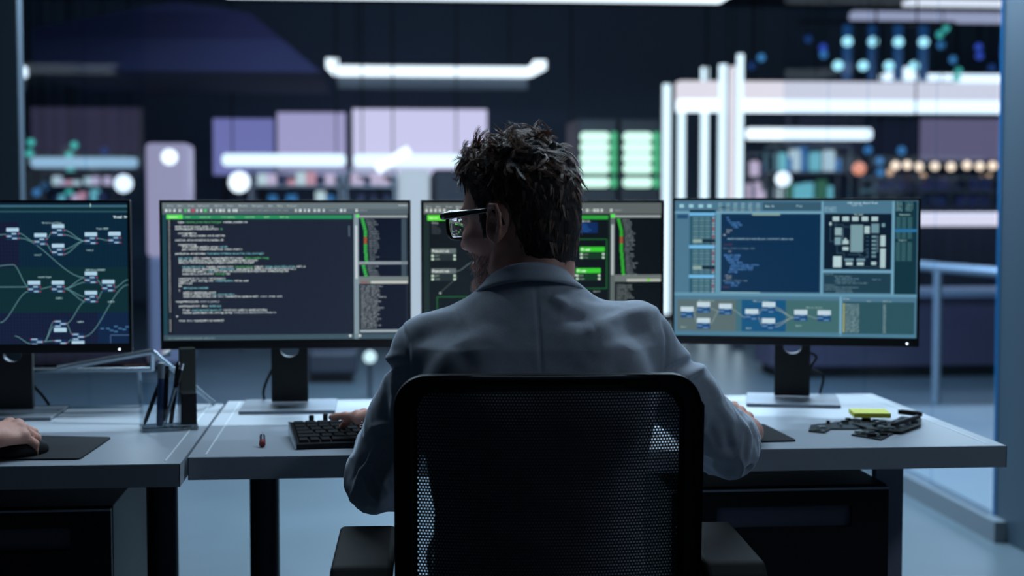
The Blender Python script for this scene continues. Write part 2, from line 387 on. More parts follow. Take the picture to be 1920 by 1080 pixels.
# hanging light display, upper right
yD = 14.0
t = thing('hanging_light_display', 'hanging frame with two rows of round pale-cyan spots and blue vertical strips', 'light display', (X(1650, yD), yD, Z(145, yD)))
k = yD/FPX; ox = X(1650, yD); oz = Z(145, yD)
fb = MB(); fb.box((X(1500, yD)-ox, .05, Z(150, yD)-oz-.02), (X(1790, yD)-ox, .09, Z(150, yD)-oz+.02)); fb.box((X(1500, yD)-ox, .05, Z(38, yD)-oz), (X(1790, yD)-ox, .09, Z(38, yD)-oz+.04)); fb.build('frame_rail', M_dark, t)
BS = emat('strip_blue', (20, 70, 120), .75); SP = emat('spot_cyan', (160, 225, 240), 1.6)
for px in (1586, 1634, 1681, 1728):
    MB().box((X(px, yD)-ox-8*k, .0, 0), (X(px, yD)-ox+8*k, .04, Z(40, yD)-oz)).build('blue_strip', BS, t)
for (row, py) in (((1585, 1633, 1680, 1727), 72), ((1568, 1615, 1663, 1710), 118)):
    for px in row:
        MB().lathe((0, 0, 0), [(.0, -.03), (9*k, -.03), (9*k, 0), (0, 0)], M=Matrix.Translation((X(px, yD)-ox, -.02, Z(py, yD)-oz)) @ Matrix.Rotation(math.pi/2, 4, 'X')).build('spot', SP, t)
for s in (-.6, .6): MB().cyl((s, .07), .006, 0, 3.6-oz, n=8).build('suspension_rod', M_black, t)
TEAL = emat('spot_teal', (70, 190, 180), 1.0); BLU = emat('spot_blue', (50, 80, 190), .9); BL2 = emat('spot_sky', (60, 130, 190), .9); DBL = emat('spot_navy', (20, 60, 120), .8)
dots = [(1768, 44, TEAL), (1758, 57, TEAL), (1760, 77, BL2), (1783, 105, BL2), (1793, 127, TEAL), (1540, 84, BLU), (1541, 97, BL2), (1512, 68, DBL), (1425, 104, BL2), (1408, 120, DBL),
        (1830, 80, BLU), (1832, 97, BLU), (1878, 80, BLU), (1878, 95, BLU), (1790, 140, TEAL), (1855, 120, DBL)]
nm = {'spot_teal': 'teal', 'spot_blue': 'deep blue', 'spot_sky': 'sky blue', 'spot_navy': 'dim navy'}
for i, (px, py, m) in enumerate(dots):
    globe(px, py, 14.5+.22*(i % 7), 7.5, m, 'small %s status lamp hanging above the long white beam' % nm[m.name], grp='small %s lamps above the beam' % nm[m.name], name='status_lamp')
for (px, py, m) in ((1626, 279, BL2), (1689, 280, BL2), (1648, 300, BL2), (1650, 322, BL2)):
    globe(px, py, 15.3+(py-279)*.012, 8, m, 'small sky blue status lamp below the long white beam', grp='small sky blue lamps below the beam', name='status_lamp')
for (px, py, m) in ((60, 270, TEAL), (57, 290, TEAL), (141, 275, TEAL), (131, 293, TEAL), (133, 321, TEAL), (197, 285, DBL), (69, 361, BL2), (105, 348, DBL), (130, 362, TEAL), (84, 350, BL2)):
    globe(px, py, 14.9+(py-270)*.02+(px % 7)*.04, 7, m, 'small %s status lamp above the node diagram monitor' % nm[m.name], grp='small %s lamps above the node diagram monitor' % nm[m.name], name='status_lamp')

# glazed display case with bluish-green goods
yC = 13.6
def goods(base, n, px0, px1, py0, py1, cols, Y, label, cat='display case'):
    x0, x1 = X(px0, Y), X(px1, Y); t = thing('display_case', label, cat, ((x0+x1)/2, Y, 0)); h = (x1-x0)/2
    z1 = Z(py0, Y); z0 = Z(py1, Y)
    MB().box((-h, 0, .06), (h, .4, z0)).build('base_cabinet', M_dark, t)
    f = MB()
    for sx in (-h, h-.02): f.box((sx, 0, z0), (sx+.02, .02, z1)); f.box((sx, .38, z0), (sx+.02, .4, z1))
    f.box((-h, 0, z1-.02), (h, .4, z1)); f.box((-h, 0, (z0+z1)/2-.01), (h, .4, (z0+z1)/2+.01)); f.build('frame', M_metal, t)
    r = random.Random(base)
    for i in range(n):
        c = cols[i % len(cols)]; x = -h+.06+(2*h-.12)*(i+.5)/n; top = r.random() < .5
        zb = (z0+z1)/2+.01 if top else z0; hh = (z1-z0)*.5*(.45+.4*r.random()); ww = (2*h/n)*.42
        MB().box((x-ww, .1, zb), (x+ww, .28, zb+hh), bev=.01).build('lit_box', c, t)
        if r.random() < .6:
            zb2 = z0 if top else (z0+z1)/2+.01
            MB().box((x-ww*.8, .12, zb2), (x+ww*.8, .3, zb2+hh*.7), bev=.01).build('lit_box', cols[(i+2) % len(cols)], t)
    MB().box((-h+.05, .05, 0), (h-.05, .35, .06)).build('plinth', M_black, t)
    return t
c1 = emat('g_teal', (110, 190, 205), .85); c2 = emat('g_green', (60, 120, 90), .6); c3 = emat('g_blue', (40, 110, 170), .8); c4 = emat('g_pale', (180, 205, 215), .95); c5 = emat('g_lilac', (190, 180, 210), .9); c6 = emat('g_navy', (30, 42, 84), .6); c7 = emat('g_pink', (200, 150, 170), .8)
goods(3, 9, 1455, 1596, 268, 376, [c1, c2, c4, c3, c1], yC, 'display case of teal and green lit boxes above the circuit layout monitor')
goods(5, 6, 1396, 1454, 285, 378, [c5, c6, c5], yC+.5, 'narrow display case of lilac lit boxes beside the nearest light tube')
goods(7, 8, 1640, 1880, 330, 385, [c6, c6, mat('dim_goods', (60, 70, 100), .4)], yC-1, 'dark low display case beneath the small warm lamps')
goods(9, 9, 80, 215, 322, 378, [c4, c1, c6, c5, c7], yC, 'display case of small lit boxes above the node diagram monitor')
goods(11, 8, 468, 640, 318, 380, [c4, c5, c6, c3, c4, c7], yC+.3, 'display case of pale lit boxes above the first coding monitor')
goods(13, 6, 646, 744, 318, 380, [c5, c6, c6, c5], yC+.3, 'display case of lilac and navy boxes directly left of the pale pillar')
# railing beyond the right glass
t = thing('handrail_post', 'pale grey handrail post standing beyond the right glass partition', 'railing', (X(1761, 8.9), 8.9, 0))
MB().cyl((0, 0), .026, 0, Z(505, 8.9)).build('post', mat('pale_metal', (150, 165, 178), .35, .5), t)
MB().tube([(-.35, 1.0, Z(500, 8.9)+.02), (0, 0, Z(505, 8.9)), (.9, -1.4, Z(505, 8.9)-.05)], .03).build('rail', mat('pale_metal', (150, 165, 178), .35, .5), t)

for (lab, x, y, L) in (('unseen linear housing added around the overhead fill light above the seated man', .45, 3.35, 2.7), ('long linear ceiling lamp hanging over the far right of the hall', 5.6, 11.9, 2.84), ('unseen linear housing added around the fill lights in the hall beyond the desks', 1.2, 9.0, 3.1)):
    t = thing('linear_pendant_lamp', lab, 'ceiling lamp', (x, y, {9.0: 2.86, 11.9: 2.77}.get(y, 2.7)))  # housings over the man and in mid-hall are added to hold fill lights
    MB().box((-L/2, -.1, .0), (L/2, .1, .07), bev=.004).build('housing', M_house, t)
    if x > 5: MB().box((-L/2, -.1, -.035), (L/2, .1, .0)).build('diffuser', W2, t)
    for s in (-1, 1): MB().cyl((s*L*.4, 0), .006, .07, .9, n=8).build('suspension_rod', M_black, t)
t = thing('side_fill_housing', 'tilted housing added around the unseen side fill light behind the right shoulder of the man', 'ceiling lamp', (2.42, 1.6, 2.40))  # unseen housing added for the side fill light
MB().box((-.12, -.85, .0), (.25, .85, .08), M=Matrix.Rotation(math.radians(38), 4, 'Y')).build('housing', M_house, t)
for s in (-.6, .6): MB().cyl((0.02, s), .006, .0, 1.2, n=8).build('suspension_rod', M_black, t)
# ================================================================= DESKS
DT = .735
M_edgeb = mat('desk_edge', (150, 158, 168), .5)
M_trim = mat('pale_edge_trim', (214, 220, 226), .3)
M_leg = mat('dark_steel', (46, 52, 62), .42, .6)
M_cab = mat('drawer_black', (20, 22, 27), .5, spec=.3)
def desk(label, x0, x1, y0, y1, legs):
    t = thing('desk', label, 'desk', ((x0+x1)/2, y0, 0)); cx = (x0+x1)/2
    a, b = x0-cx, x1-cx; d = y1-y0
    MB().box((a+.0015, .0015, DT-.042), (b-.0015, d-.0015, DT-.0005)).build('worktop', M_white, t)
    tr = MB()
    for (p, q) in (((a, 0), (b, .0015)), ((a, d-.0015), (b, d)), ((a, 0), (a+.0015, d)), ((b-.0015, 0), (b, d))): tr.box((*p, DT-.042), (*q, DT-.001))
    tr.build('edge_band', M_edgeb, t)
    # inlaid pale border line running round the top
    ln = MB(); e = .028
    for (p, q) in (((a+e, d-e), (b-e, d-e+.004)), ((a+e, e), (a+e+.003, d-e)), ((b-e-.003, e), (b-e, d-e))): ln.box((*p, DT-.001), (*q, DT+.0004))
    ln.build('border_line', M_trim, t)
    for kind, lx, ly in legs:
        if kind == 'round': MB().cyl((lx-cx, ly-y0), .03, .0, DT-.042, n=24).build('leg', M_leg, t)
        else: MB().box((lx-cx-.03, ly-y0-.012, 0), (lx-cx+.03, ly-y0+.012, DT-.042), bev=.003).build('leg', mat('leg_plate', (132, 134, 152), .5), t)
    return t
desk('pale desk in the middle of the room with the man, three monitors and a keyboard', -.336, 1.203, 2.83, 3.63,
     [('round', X(491, 3.15), 3.15), ('flat', X(1673, 3.05)-.002, 3.05), ('round', X(491, 3.55), 3.55), ('round', 1.12, 3.55)])
desk('pale desk at the left with the node diagram monitor, its right end beside the gap', -1.95, -.342, 2.765, 3.58,
     [('round', X(297, 3.0), 3.0), ('round', -1.85, 3.0), ('round', X(297, 3.5), 3.5), ('round', -1.85, 3.5)])

# drawer cabinets
def drawers(label, x0, x1, y0, y1, ztop, rows):
    cx, cy = (x0+x1)/2, y0; t = thing('drawer_cabinet', label, 'cabinet', (cx, cy, 0)); h = (x1-x0)/2; d = y1-y0
    MB().box((-h, .018, .04), (h, d, ztop), bev=.002).build('carcass', M_cab, t)
    MB().box((-h+.03, .05, 0), (h-.03, d-.03, .04)).build('plinth', M_black, t)
    z = ztop-.003; n = rows; hh = (ztop-.05)/n
    for i in range(n):
        f = MB(); za, zb = z-hh*(i+1)+.004, z-hh*i
        # front with a recessed grip: four pieces round the opening
        gx0, gx1 = -h+.09, h-.075; gz1 = zb-.035; gz0 = gz1-.042
        f.box((-h+.001, 0, za), (gx0, .018, zb)); f.box((gx1, 0, za), (h-.001, .018, zb)); f.box((gx0, 0, gz1), (gx1, .018, zb)); f.box((gx0, 0, za), (gx1, .018, gz0))
        dr = f.build('drawer', M_cab, t)
        MB().box((gx0, .012, gz0), (gx1, .017, gz1)).build('grip_recess', mat('grip_grey', (84, 86, 104), .35), dr)
        MB().box((-h+.001, -.0015, zb-.004), (h-.001, .0, zb)).build('top_lip', mat('lip_grey', (176, 178, 190), .35, .4), dr)
    return t
yc = 2.92
drawers('black drawer cabinet under the right part of the middle desk, beside its leg', X(1300, yc)-.04, X(1675, yc), yc, 3.5, Z(922, yc), 3)
drawers('black drawer cabinet under the left desk', X(-300, 2.9), X(200, 2.9), 2.9, 3.45, Z(938, 2.9), 3)

# ================================================================= SCREENS (emissive, built as fine mesh work)
def screenmat():
    m = bpy.data.materials.new('screen_light'); m.use_nodes = True; nt = m.node_tree; b = nt.nodes['Principled BSDF']
    b.inputs['Base Color'].default_value = (.008, .008, .01, 1); b.inputs['Roughness'].default_value = .35
    a = nt.nodes.new('ShaderNodeAttribute'); a.attribute_name = 'glow'
    nt.links.new(a.outputs['Color'], b.inputs['Emission Color']); b.inputs['Emission Strength'].default_value = 1.0
    return m
M_screen = screenmat()
GL = {}
def glyph(ch):
    if ch in GL: return GL[ch]
    c = bpy.data.curves.new('g', 'FONT'); c.body = ch; c.size = 1; c.resolution_u = 1; c.offset = .035
    o = bpy.data.objects.new('g', c); me = o.to_mesh()
    vs = np.array([v.co[:2] for v in me.vertices]) if len(me.vertices) else np.zeros((0, 2)); fs = [tuple(p.vertices) for p in me.polygons]
    o.to_mesh_clear(); bpy.data.objects.remove(o); bpy.data.curves.remove(c)
    adv = (vs[:, 0].max() if len(vs) else .3)
    GL[ch] = (vs, fs, adv); return GL[ch]

class Screen:
    """draws in picture units (x right, y down) of a rectangle ux0..ux1, uy0..uy1 onto a w x h metre screen in its own XZ plane"""
    def __init__(s, u, w, h): s.u = u; s.w = w; s.h = h; s.v = []; s.f = []; s.c = []; s.n = 0
    def T(s, x, y):
        u = s.u; return ((x-u[0])/(u[2]-u[0])*s.w - s.w/2, -(y-u[1])/(u[3]-u[1])*s.h + s.h)
    def poly(s, pts, fs, col, layer):
        o = len(s.v); c = (*sr(col), 1)
        for p in pts:
            x, z = s.T(*p); x = min(max(x, -s.w/2), s.w/2); z = min(max(z, 0), s.h); s.v.append((x, -.00012*layer, z))
        for f in fs: s.f.append(tuple(i+o for i in f)); s.c.append(c)
    def rect(s, x0, y0, x1, y1, col, layer=1): s.poly([(x0, y1), (x1, y1), (x1, y0), (x0, y0)], [(0, 1, 2, 3)], col, layer)
    def text(s, x, y, txt, size, col, layer=4, adv=.56):
        """y = baseline; size = cap height in picture units; col may be a list cycled per word"""
        sc = size/.7; cols = col if isinstance(col, list) else [col]; wi = 0; kx = sc*adv
        for i, ch in enumerate(txt):
            if ch == ' ': wi += 1; continue
            vs, fs, ad = glyph(ch)
            s.poly([(x+i*kx+vx*sc, y-vy*sc) for vx, vy in vs], fs, cols[wi % len(cols)], layer)
    def line(s, pts, wd, col, layer=3):
        for (a, b) in zip(pts[:-1], pts[1:]):
            a = np.array(a, float); b = np.array(b, float); d = b-a; l = np.linalg.norm(d)
            if l < 1e-6: continue
            n = np.array([-d[1], d[0]])/l*wd/2
            s.poly([a-n, b-n, b+n, a+n], [(0, 1, 2, 3)], col, layer)
    def curve(s, a, b, wd, col, layer=3):
        """horizontal-tangent spline between two nodes"""
        pts = []
        for i in range(13):
            t = i/12; k = t*t*(3-2*t); pts.append((a[0]+(b[0]-a[0])*t, a[1]+(b[1]-a[1])*k))
        s.line(pts, wd, col, layer)
    def build(s, parent, loc=(0, 0, 0)):
        me = bpy.data.meshes.new('screen'); me.from_pydata([(x+loc[0], y+loc[1], z+loc[2]) for x, y, z in s.v], [], s.f)
        at = me.color_attributes.new('glow', 'FLOAT_COLOR', 'CORNER'); arr = []
        for f, c in zip(s.f, s.c): arr += list(c)*len(f)
        at.data.foreach_set('color', np.array(arr, np.float32)); me.materials.append(M_screen)
        o = bpy.data.objects.new('screen', me); COL.objects.link(o); o.parent = parent; return o

WORDS = ['void', 'return', 'const', 'float', 'static', 'public', 'this', 'self', 'import', 'class', 'data', 'index', 'value', 'update', 'mesh', 'node', 'if', 'else', 'for', 'while', 'int', 'get', 'set', 'new', 'list', 'init', 'array', 'range', 'push', 'type', 'string', 'module', 'render', 'object', 'null', 'true']
SEP = ['(', ')', ';', '.', ' ', ' ', '_', ',', '=', '{', ':', ' ']
def code(r, n):
    t = ''
    while len(t) < n: t += r.choice(WORDS) + r.choice(SEP)
    return t[:n]

W_, GRN, TEA, GRY, RED = (214, 226, 226), (84, 176, 104), (124, 190, 200), (170, 184, 192), (205, 100, 90)
def tree(sc, r, x, y0, n, col, dy=16, indent=14):
    ix = 0
    for i in range(n):
        if i < 6 or (i > 14 and i % 3 == 0): ix += 4
        y = y0+i*dy
        sc.rect(x+ix, y-7, x+ix+22, y+2, col if not (8 <= i <= 10) else (190, 110, 70), 3)
        sc.text(x+ix+34, y+3, code(r, r.randint(6, 13)), 8, (150, 165, 170))

def screen_code(w, h, seed=1):
    r = random.Random(seed); s = Screen((50, 50, 1705, 985), w, h)
    s.rect(50, 50, 1705, 985, (28, 36, 52), 0)
    s.rect(50, 50, 1705, 92, (104, 118, 124), 1); s.rect(50, 90, 1705, 128, (84, 98, 106), 1)
    s.rect(50, 128, 78, 985, (30, 66, 78), 1); s.rect(78, 128, 118, 940, (22, 30, 44), 1)
    x = 85
    for wd in ('File', 'Edit', 'View', 'Refactor', 'Build', 'Tools', 'Window', 'Navigate', 'Run', 'Help', 'Project'):
        s.text(x, 76, wd, 12, (170, 182, 188)); x += len(wd)*11+24
    for i, px in enumerate((75, 102, 132, 165, 205, 228, 252, 282, 310, 336, 375, 412, 436, 460, 495, 525, 545, 945, 972, 1005, 1032, 1070, 1100, 1132, 1248, 1276, 1355)):
        c = [(200, 212, 214), (180, 192, 196)][i % 2]
        if px in (205, 336): c = (80, 190, 110)
        if px == 252: c = (190, 70, 90)
        s.rect(px-7, 92, px+(8 if i % 3 else 12), 112, c, 2)
    for a, b in ((560, 930), (1165, 1230), (1375, 1440)): s.text(a, 106, code(r, int((b-a)/9.5)), 11, (150, 160, 166))
    s.rect(1640, 66, 1700, 70, (200, 210, 210), 2)
    s.rect(78, 135, 1325, 160, (40, 140, 92), 2); s.rect(78, 130, 185, 160, (92, 225, 92), 3)
    for a, b in ((95, 165), (205, 245), (295, 385), (445, 560), (600, 680), (730, 780), (835, 915)): s.text(a, 151, code(r, max(3, int((b-a)/9))), 10, (150, 215, 170) if a > 100 else (220, 255, 200))
    # code rows: (y, x0, x1)
    rows = [(186, 155, 620), (216, 135, 400), (232, 135, 455), (262, 155, 285), (278, 180, 465), (308, 135, 460), (339, 155, 285), (354, 180, 490), (370, 180, 585), (400, 135, 740),
            (430, 155, 770), (446, 155, 700), (461, 155, 660), (490, 180, 1010), (505, 180, 950), (520, 180, 900), (538, 180, 510), (569, 155, 480), (585, 155, 620), (601, 155, 255), (618, 155, 185), (634, 185, 360), (650, 155, 172),
            (664, 185, 415), (678, 185, 530), (693, 185, 855), (726, 135, 430), (757, 155, 445), (785, 180, 750), (803, 180, 815), (826, 135, 152), (856, 155, 465)]
    for (y, a, b) in rows:
        n = max(1, int((b-a)/10.1)); pal = r.choice([[W_, TEA, W_], [W_, GRN, W_, W_, TEA], [W_, GRY], [TEA, W_, W_, GRN, W_], [W_, W_, TEA, W_, W_, RED, W_]])
        s.text(a, y, code(r, n), 12.5, pal, adv=.565)
    for y in range(176, 930, 15): s.text(90, y, str(r.randint(10, 99)), 8, (190, 190, 185) if y < 800 or y > 845 else (60, 70, 80))
    s.rect(1300, 205, 1308, 280, (90, 105, 120), 2)
    s.rect(50, 950, 1705, 985, (62, 84, 96), 2); s.text(80, 975, code(r, 44), 9, (140, 160, 168))
    s.rect(1335, 128, 1368, 985, (128, 148, 158), 2); s.rect(1345, 205, 1360, 570, (196, 206, 212), 3)
    s.rect(1368, 135, 1700, 152, (150, 160, 162), 2); s.rect(1350, 128, 1372, 152, (100, 225, 110), 3)
    s.rect(1375, 155, 1690, 460, (8, 18, 36), 2); s.rect(1368, 452, 1700, 472, (140, 150, 158), 3); s.rect(1375, 472, 1690, 555, (8, 18, 36), 2)
    tree(s, r, 1380, 166, 19, (70, 205, 90)); tree(s, r, 1386, 486, 5, (70, 205, 90))
    s.rect(1660, 160, 1694, 555, (60, 76, 88), 3)
    s.rect(1368, 555, 1705, 606, (110, 122, 122), 3); s.rect(1450, 586, 1700, 604, (186, 190, 184), 4); s.rect(1380, 590, 1430, 600, (150, 80, 80), 4)
    s.rect(1375, 608, 1690, 925, (10, 18, 36), 2)
    for i in range(20):
        y = 625+i*15; s.text(1382, y, code(r, r.randint(14, 18) if i % 5 else r.randint(18, 24)), 9.5, [(165, 175, 180), (165, 175, 180), (190, 90, 80)] if i % 5 == 0 else (165, 175, 180))
    s.rect(1375, 922, 1690, 940, (150, 165, 172), 3)
    for xx in (1308, 1374): s.rect(xx-8, 955, xx+8, 970, (210, 220, 220), 4)
    return s

def node(s, x, y, sc=1.0, head=(170, 205, 225), body=(24, 52, 84), txt=(150, 190, 215), layer=3, w=86, hd=24, red=True):
    s.rect(x, y, x+w*sc, y+hd*sc, head, layer+2); s.rect(x, y+hd*sc, x+w*sc, y+76*sc, body, layer+1)
    for i, (dx, dy) in enumerate(((.42, 38), (.02, 54), (.48, 68))):
        s.rect(x+w*sc*dx, y+(dy-5)*sc, x+w*sc*(dx+.38), y+(dy+4)*sc, txt, layer+2)
    if red:
        s.rect(x+w*sc-4, y+34*sc, x+w*sc+3, y+42*sc, (190, 80, 90), layer+3); s.rect(x+w*sc-4, y+64*sc, x+w*sc+3, y+72*sc, (190, 80, 90), layer+3); s.rect(x-3, y+48*sc, x+4, y+56*sc, (190, 80, 90), layer+3)
    return (x, y+52*sc), (x+w*sc, y+38*sc), (x+w*sc, y+68*sc)

def screen_nodes(w, h):
    # picture units of the 300 px crop (3.375 per px); left edge lies outside the photo
    s = Screen((-985, 70, 800, 968), w, h); r = random.Random(4)
    s.rect(-985, 70, 800, 968, (8, 34, 54), 0)
    s.rect(-985, 480, 800, 770, (12, 42, 46), 1); s.rect(-985, 770, 580, 968, (20, 22, 52), 1); s.rect(580, 770, 800, 968, (14, 32, 66), 1); s.rect(-985, 190, 40, 480, (20, 20, 48), 1)
    for x in range(-980, 800, 22): s.rect(x, 130, x+2, 968, (14, 52, 70), 2)
    for y in range(150, 968, 22): s.rect(-985, y, 800, y+2, (12, 46, 64), 2)
    s.rect(-985, 84, 800, 97, (60, 104, 120), 2); s.rect(-985, 122, 800, 129, (48, 92, 104), 2); s.rect(540, 76, 545, 97, (190, 220, 220), 3)
    s.rect(-985, 97, 800, 122, (14, 46, 58), 1)
    s.text(703, 167, 'Visual Program', 15, (214, 240, 245), 6, .5)
    for (x, y, t) in ((205, 201, 'Narrative and Timing'), (583, 238, 'Player BEHAV'), (148, 404, 'actor_P'), (510, 375, 'level_2'), (170, 545, 'network Signal'), (503, 502, 'EMOTION Std MOVEMENT'), (292, 681, 'B_MAIN'), (655, 705, 'A_MAIN'), (438, 833, 'C_MAIN')):
        s.text(x, y, t, 9.5, (150, 185, 190), 6, .5)
    LC2 = (92, 138, 144)
    N = {}
    for k, (x, y) in {'a': (-44, 228), 'b': (149, 263), 'c': (272, 206), 'd': (270, 330), 'e': (500, 258), 'f': (665, 255), 'g': (99, 565), 'h': (265, 565), 'i': (496, 508), 'j': (494, 631), 'k': (617, 561),
                      'p': (-300, 250), 'q': (-520, 330), 'r': (-330, 600), 's': (-560, 480), 't': (-760, 300), 'u': (-780, 620)}.items(): N[k] = node(s, x, y)
    # lower nodes have their title at the bottom
    for (x, y) in ((275, 818), (398, 902), (275, 942), (110, 932)):
        s.rect(x, y, x+88, y+46, (22, 44, 84), 4); s.rect(x+8, y+2, x+48, y+11, (150, 190, 215), 5); s.rect(x+44, y+18, x+84, y+27, (150, 190, 215), 5); s.rect(x+8, y+33, x+48, y+42, (150, 190, 215), 5)
        if y < 910: s.rect(x, y+48, x+88, y+74, (170, 205, 225), 5)
        s.rect(x, y+3, x+7, y+10, (190, 80, 90), 6); s.rect(x+82, y+19, x+89, y+26, (190, 80, 90), 6)
    C = lambda a, b: s.curve(a, b, 4.5, LC2)
    C((40, 262), (150, 315)); C((232, 298), (275, 258)); C((232, 330), (272, 382)); C((355, 243), (500, 312)); C((355, 272), (500, 312)); C((352, 366), (500, 312)); C((352, 396), (500, 312)); C((585, 296), (668, 310))
    C((40, 292), (497, 546)); C((0, 462), (102, 602)); C((-200, 603), (102, 603)); C((-100, 830), (102, 632)); C((182, 617), (268, 602)); C((352, 616), (497, 546)); C((352, 616), (497, 576)); C((352, 616), (497, 668)); C((352, 616), (497, 698))
    C((582, 560), (620, 602)); C((582, 684), (620, 632)); C((700, 612), (800, 560)); C((486, 923), (800, 592)); C((362, 838), (497, 698)); C((362, 838), (402, 908)); C((205, 953), (278, 823)); C((205, 953), (278, 853)); C((205, 953), (278, 948)); C((362, 962), (402, 938)); C((0, 916), (112, 966))
    C((-258, 290), (-44, 270)); C((-478, 370), (-300, 300)); C((-700, 340), (-520, 380)); C((-290, 640), (-100, 603)); C((-520, 520), (-330, 650)); C((-740, 660), (-560, 530)); C((-470, 540), (0, 462))
    # overview map lower right
    for (x, y) in ((600, 868), (640, 868), (665, 880), (695, 855), (725, 868), (695, 888), (755, 875), (775, 858)): s.rect(x, y, x+26, y+9, (64, 108, 150), 5)
    s.line([(670, 965), (670, 915), (800, 915)], 4, (80, 110, 150), 5)
    return s

def screen_green(w, h):
    s = Screen((70, 62, 1705, 1000), w, h); r = random.Random(9)
    s.rect(70, 62, 1705, 1000, (6, 14, 18), 0); s.rect(70, 62, 1705, 140, (92, 100, 100), 1); s.rect(70, 140, 108, 1000, (22, 40, 38), 1)
    x = 85
    for wd in ('File', 'Edit', 'View', 'Refactor', 'Build', 'Tools', 'Window', 'Navigate'): s.text(x, 96, wd, 12, (170, 180, 180)); x += len(wd)*11+24
    for px in list(range(90, 220, 30))+[300, 340, 380]+list(range(900, 1120, 34))+[1148, 1190, 1240, 1262, 1290, 1355]: s.rect(px-8, 104, px+9, 126, (190, 200, 196), 2)
    for a in (1170, 1375): s.text(a, 118, code(r, 7), 11, (150, 160, 160))
    s.rect(95, 152, 1335, 178, (44, 160, 58), 2); s.rect(95, 148, 330, 186, (90, 225, 60), 3); s.text(110, 174, 'Editor', 12, (220, 255, 200), 5)
    s.rect(1335, 140, 1352, 1000, (20, 40, 34), 2); s.rect(1352, 140, 1382, 1000, (92, 102, 102), 2); s.rect(1357, 215, 1374, 570, (176, 186, 186), 3)
    for (x, y, ww, g) in ((120, 380, 170, 0), (120, 520, 170, 0), (1140, 372, 172, 1), (1112, 522, 172, 1), (420, 420, 172, 1), (640, 300, 172, 0), (820, 640, 172, 1)):
        s.rect(x, y, x+ww, y+34, (56, 200, 48) if g else (96, 108, 108), 4); s.rect(x, y+34, x+ww, y+86, (16, 52, 30) if g else (30, 42, 44), 3)
        s.text(x+8, y+26, 'Function' if not g else 'Flow', 17, (235, 245, 235), 6, .6)
        for dy in (50, 74): s.rect(x+2, y+dy-6, x+18, y+dy+8, (200, 225, 205), 6); s.rect(x+ww-18, y+dy-6, x+ww-2, y+dy+8, (200, 225, 205), 6); s.text(x+24, y+dy+4, code(r, 5), 9, (150, 170, 155), 6)
    s.line([(1090, 318), (1325, 318), (1325, 665), (1090, 665), (1090, 318)], 7, (24, 96, 44), 3); s.line([(160, 1000), (160, 718), (420, 718)], 7, (24, 96, 44), 3)
    s.curve((290, 540), (420, 470), 5, (90, 110, 110)); s.curve((900, 590), (1115, 570), 14, (176, 190, 186)); s.line([(180, 690), (300, 580)], 4, (70, 86, 86)); s.curve((592, 480), (640, 380), 5, (90, 110, 110))
    s.rect(1135, 200, 1262, 275, (8, 40, 90), 3); s.text(1150, 196, 'Options', 11, (200, 210, 210), 5)
    for i in range(5): s.text(1142, 216+i*13, code(r, r.randint(6, 12)), 8, (50, 110, 190), 5); s.text(125, 212+i*16, code(r, r.randint(5, 9)), 9, (80, 92, 96), 5)
    s.text(125, 206, 'Debug', 11, (150, 160, 160), 5); s.text(1235, 690, 'Result', 10, (150, 165, 160), 5); s.text(172, 697, 'Go', 12, (190, 200, 196), 5)
    s.rect(1382, 148, 1700, 166, (150, 160, 160), 2); s.rect(1352, 142, 1382, 168, (90, 230, 90), 4)
    tree(s, r, 1392, 182, 25, (60, 205, 60))
    s.rect(1382, 568, 1710, 618, (104, 114, 112), 3); s.rect(1465, 598, 1700, 616, (178, 184, 174), 4); s.rect(1605, 598, 1630, 614, (120, 210, 70), 5)
    for i in range(24):
        y = 645+i*15; s.text(1395, y, code(r, r.randint(10, 16)), 9.5, (130, 142, 142))
    return s

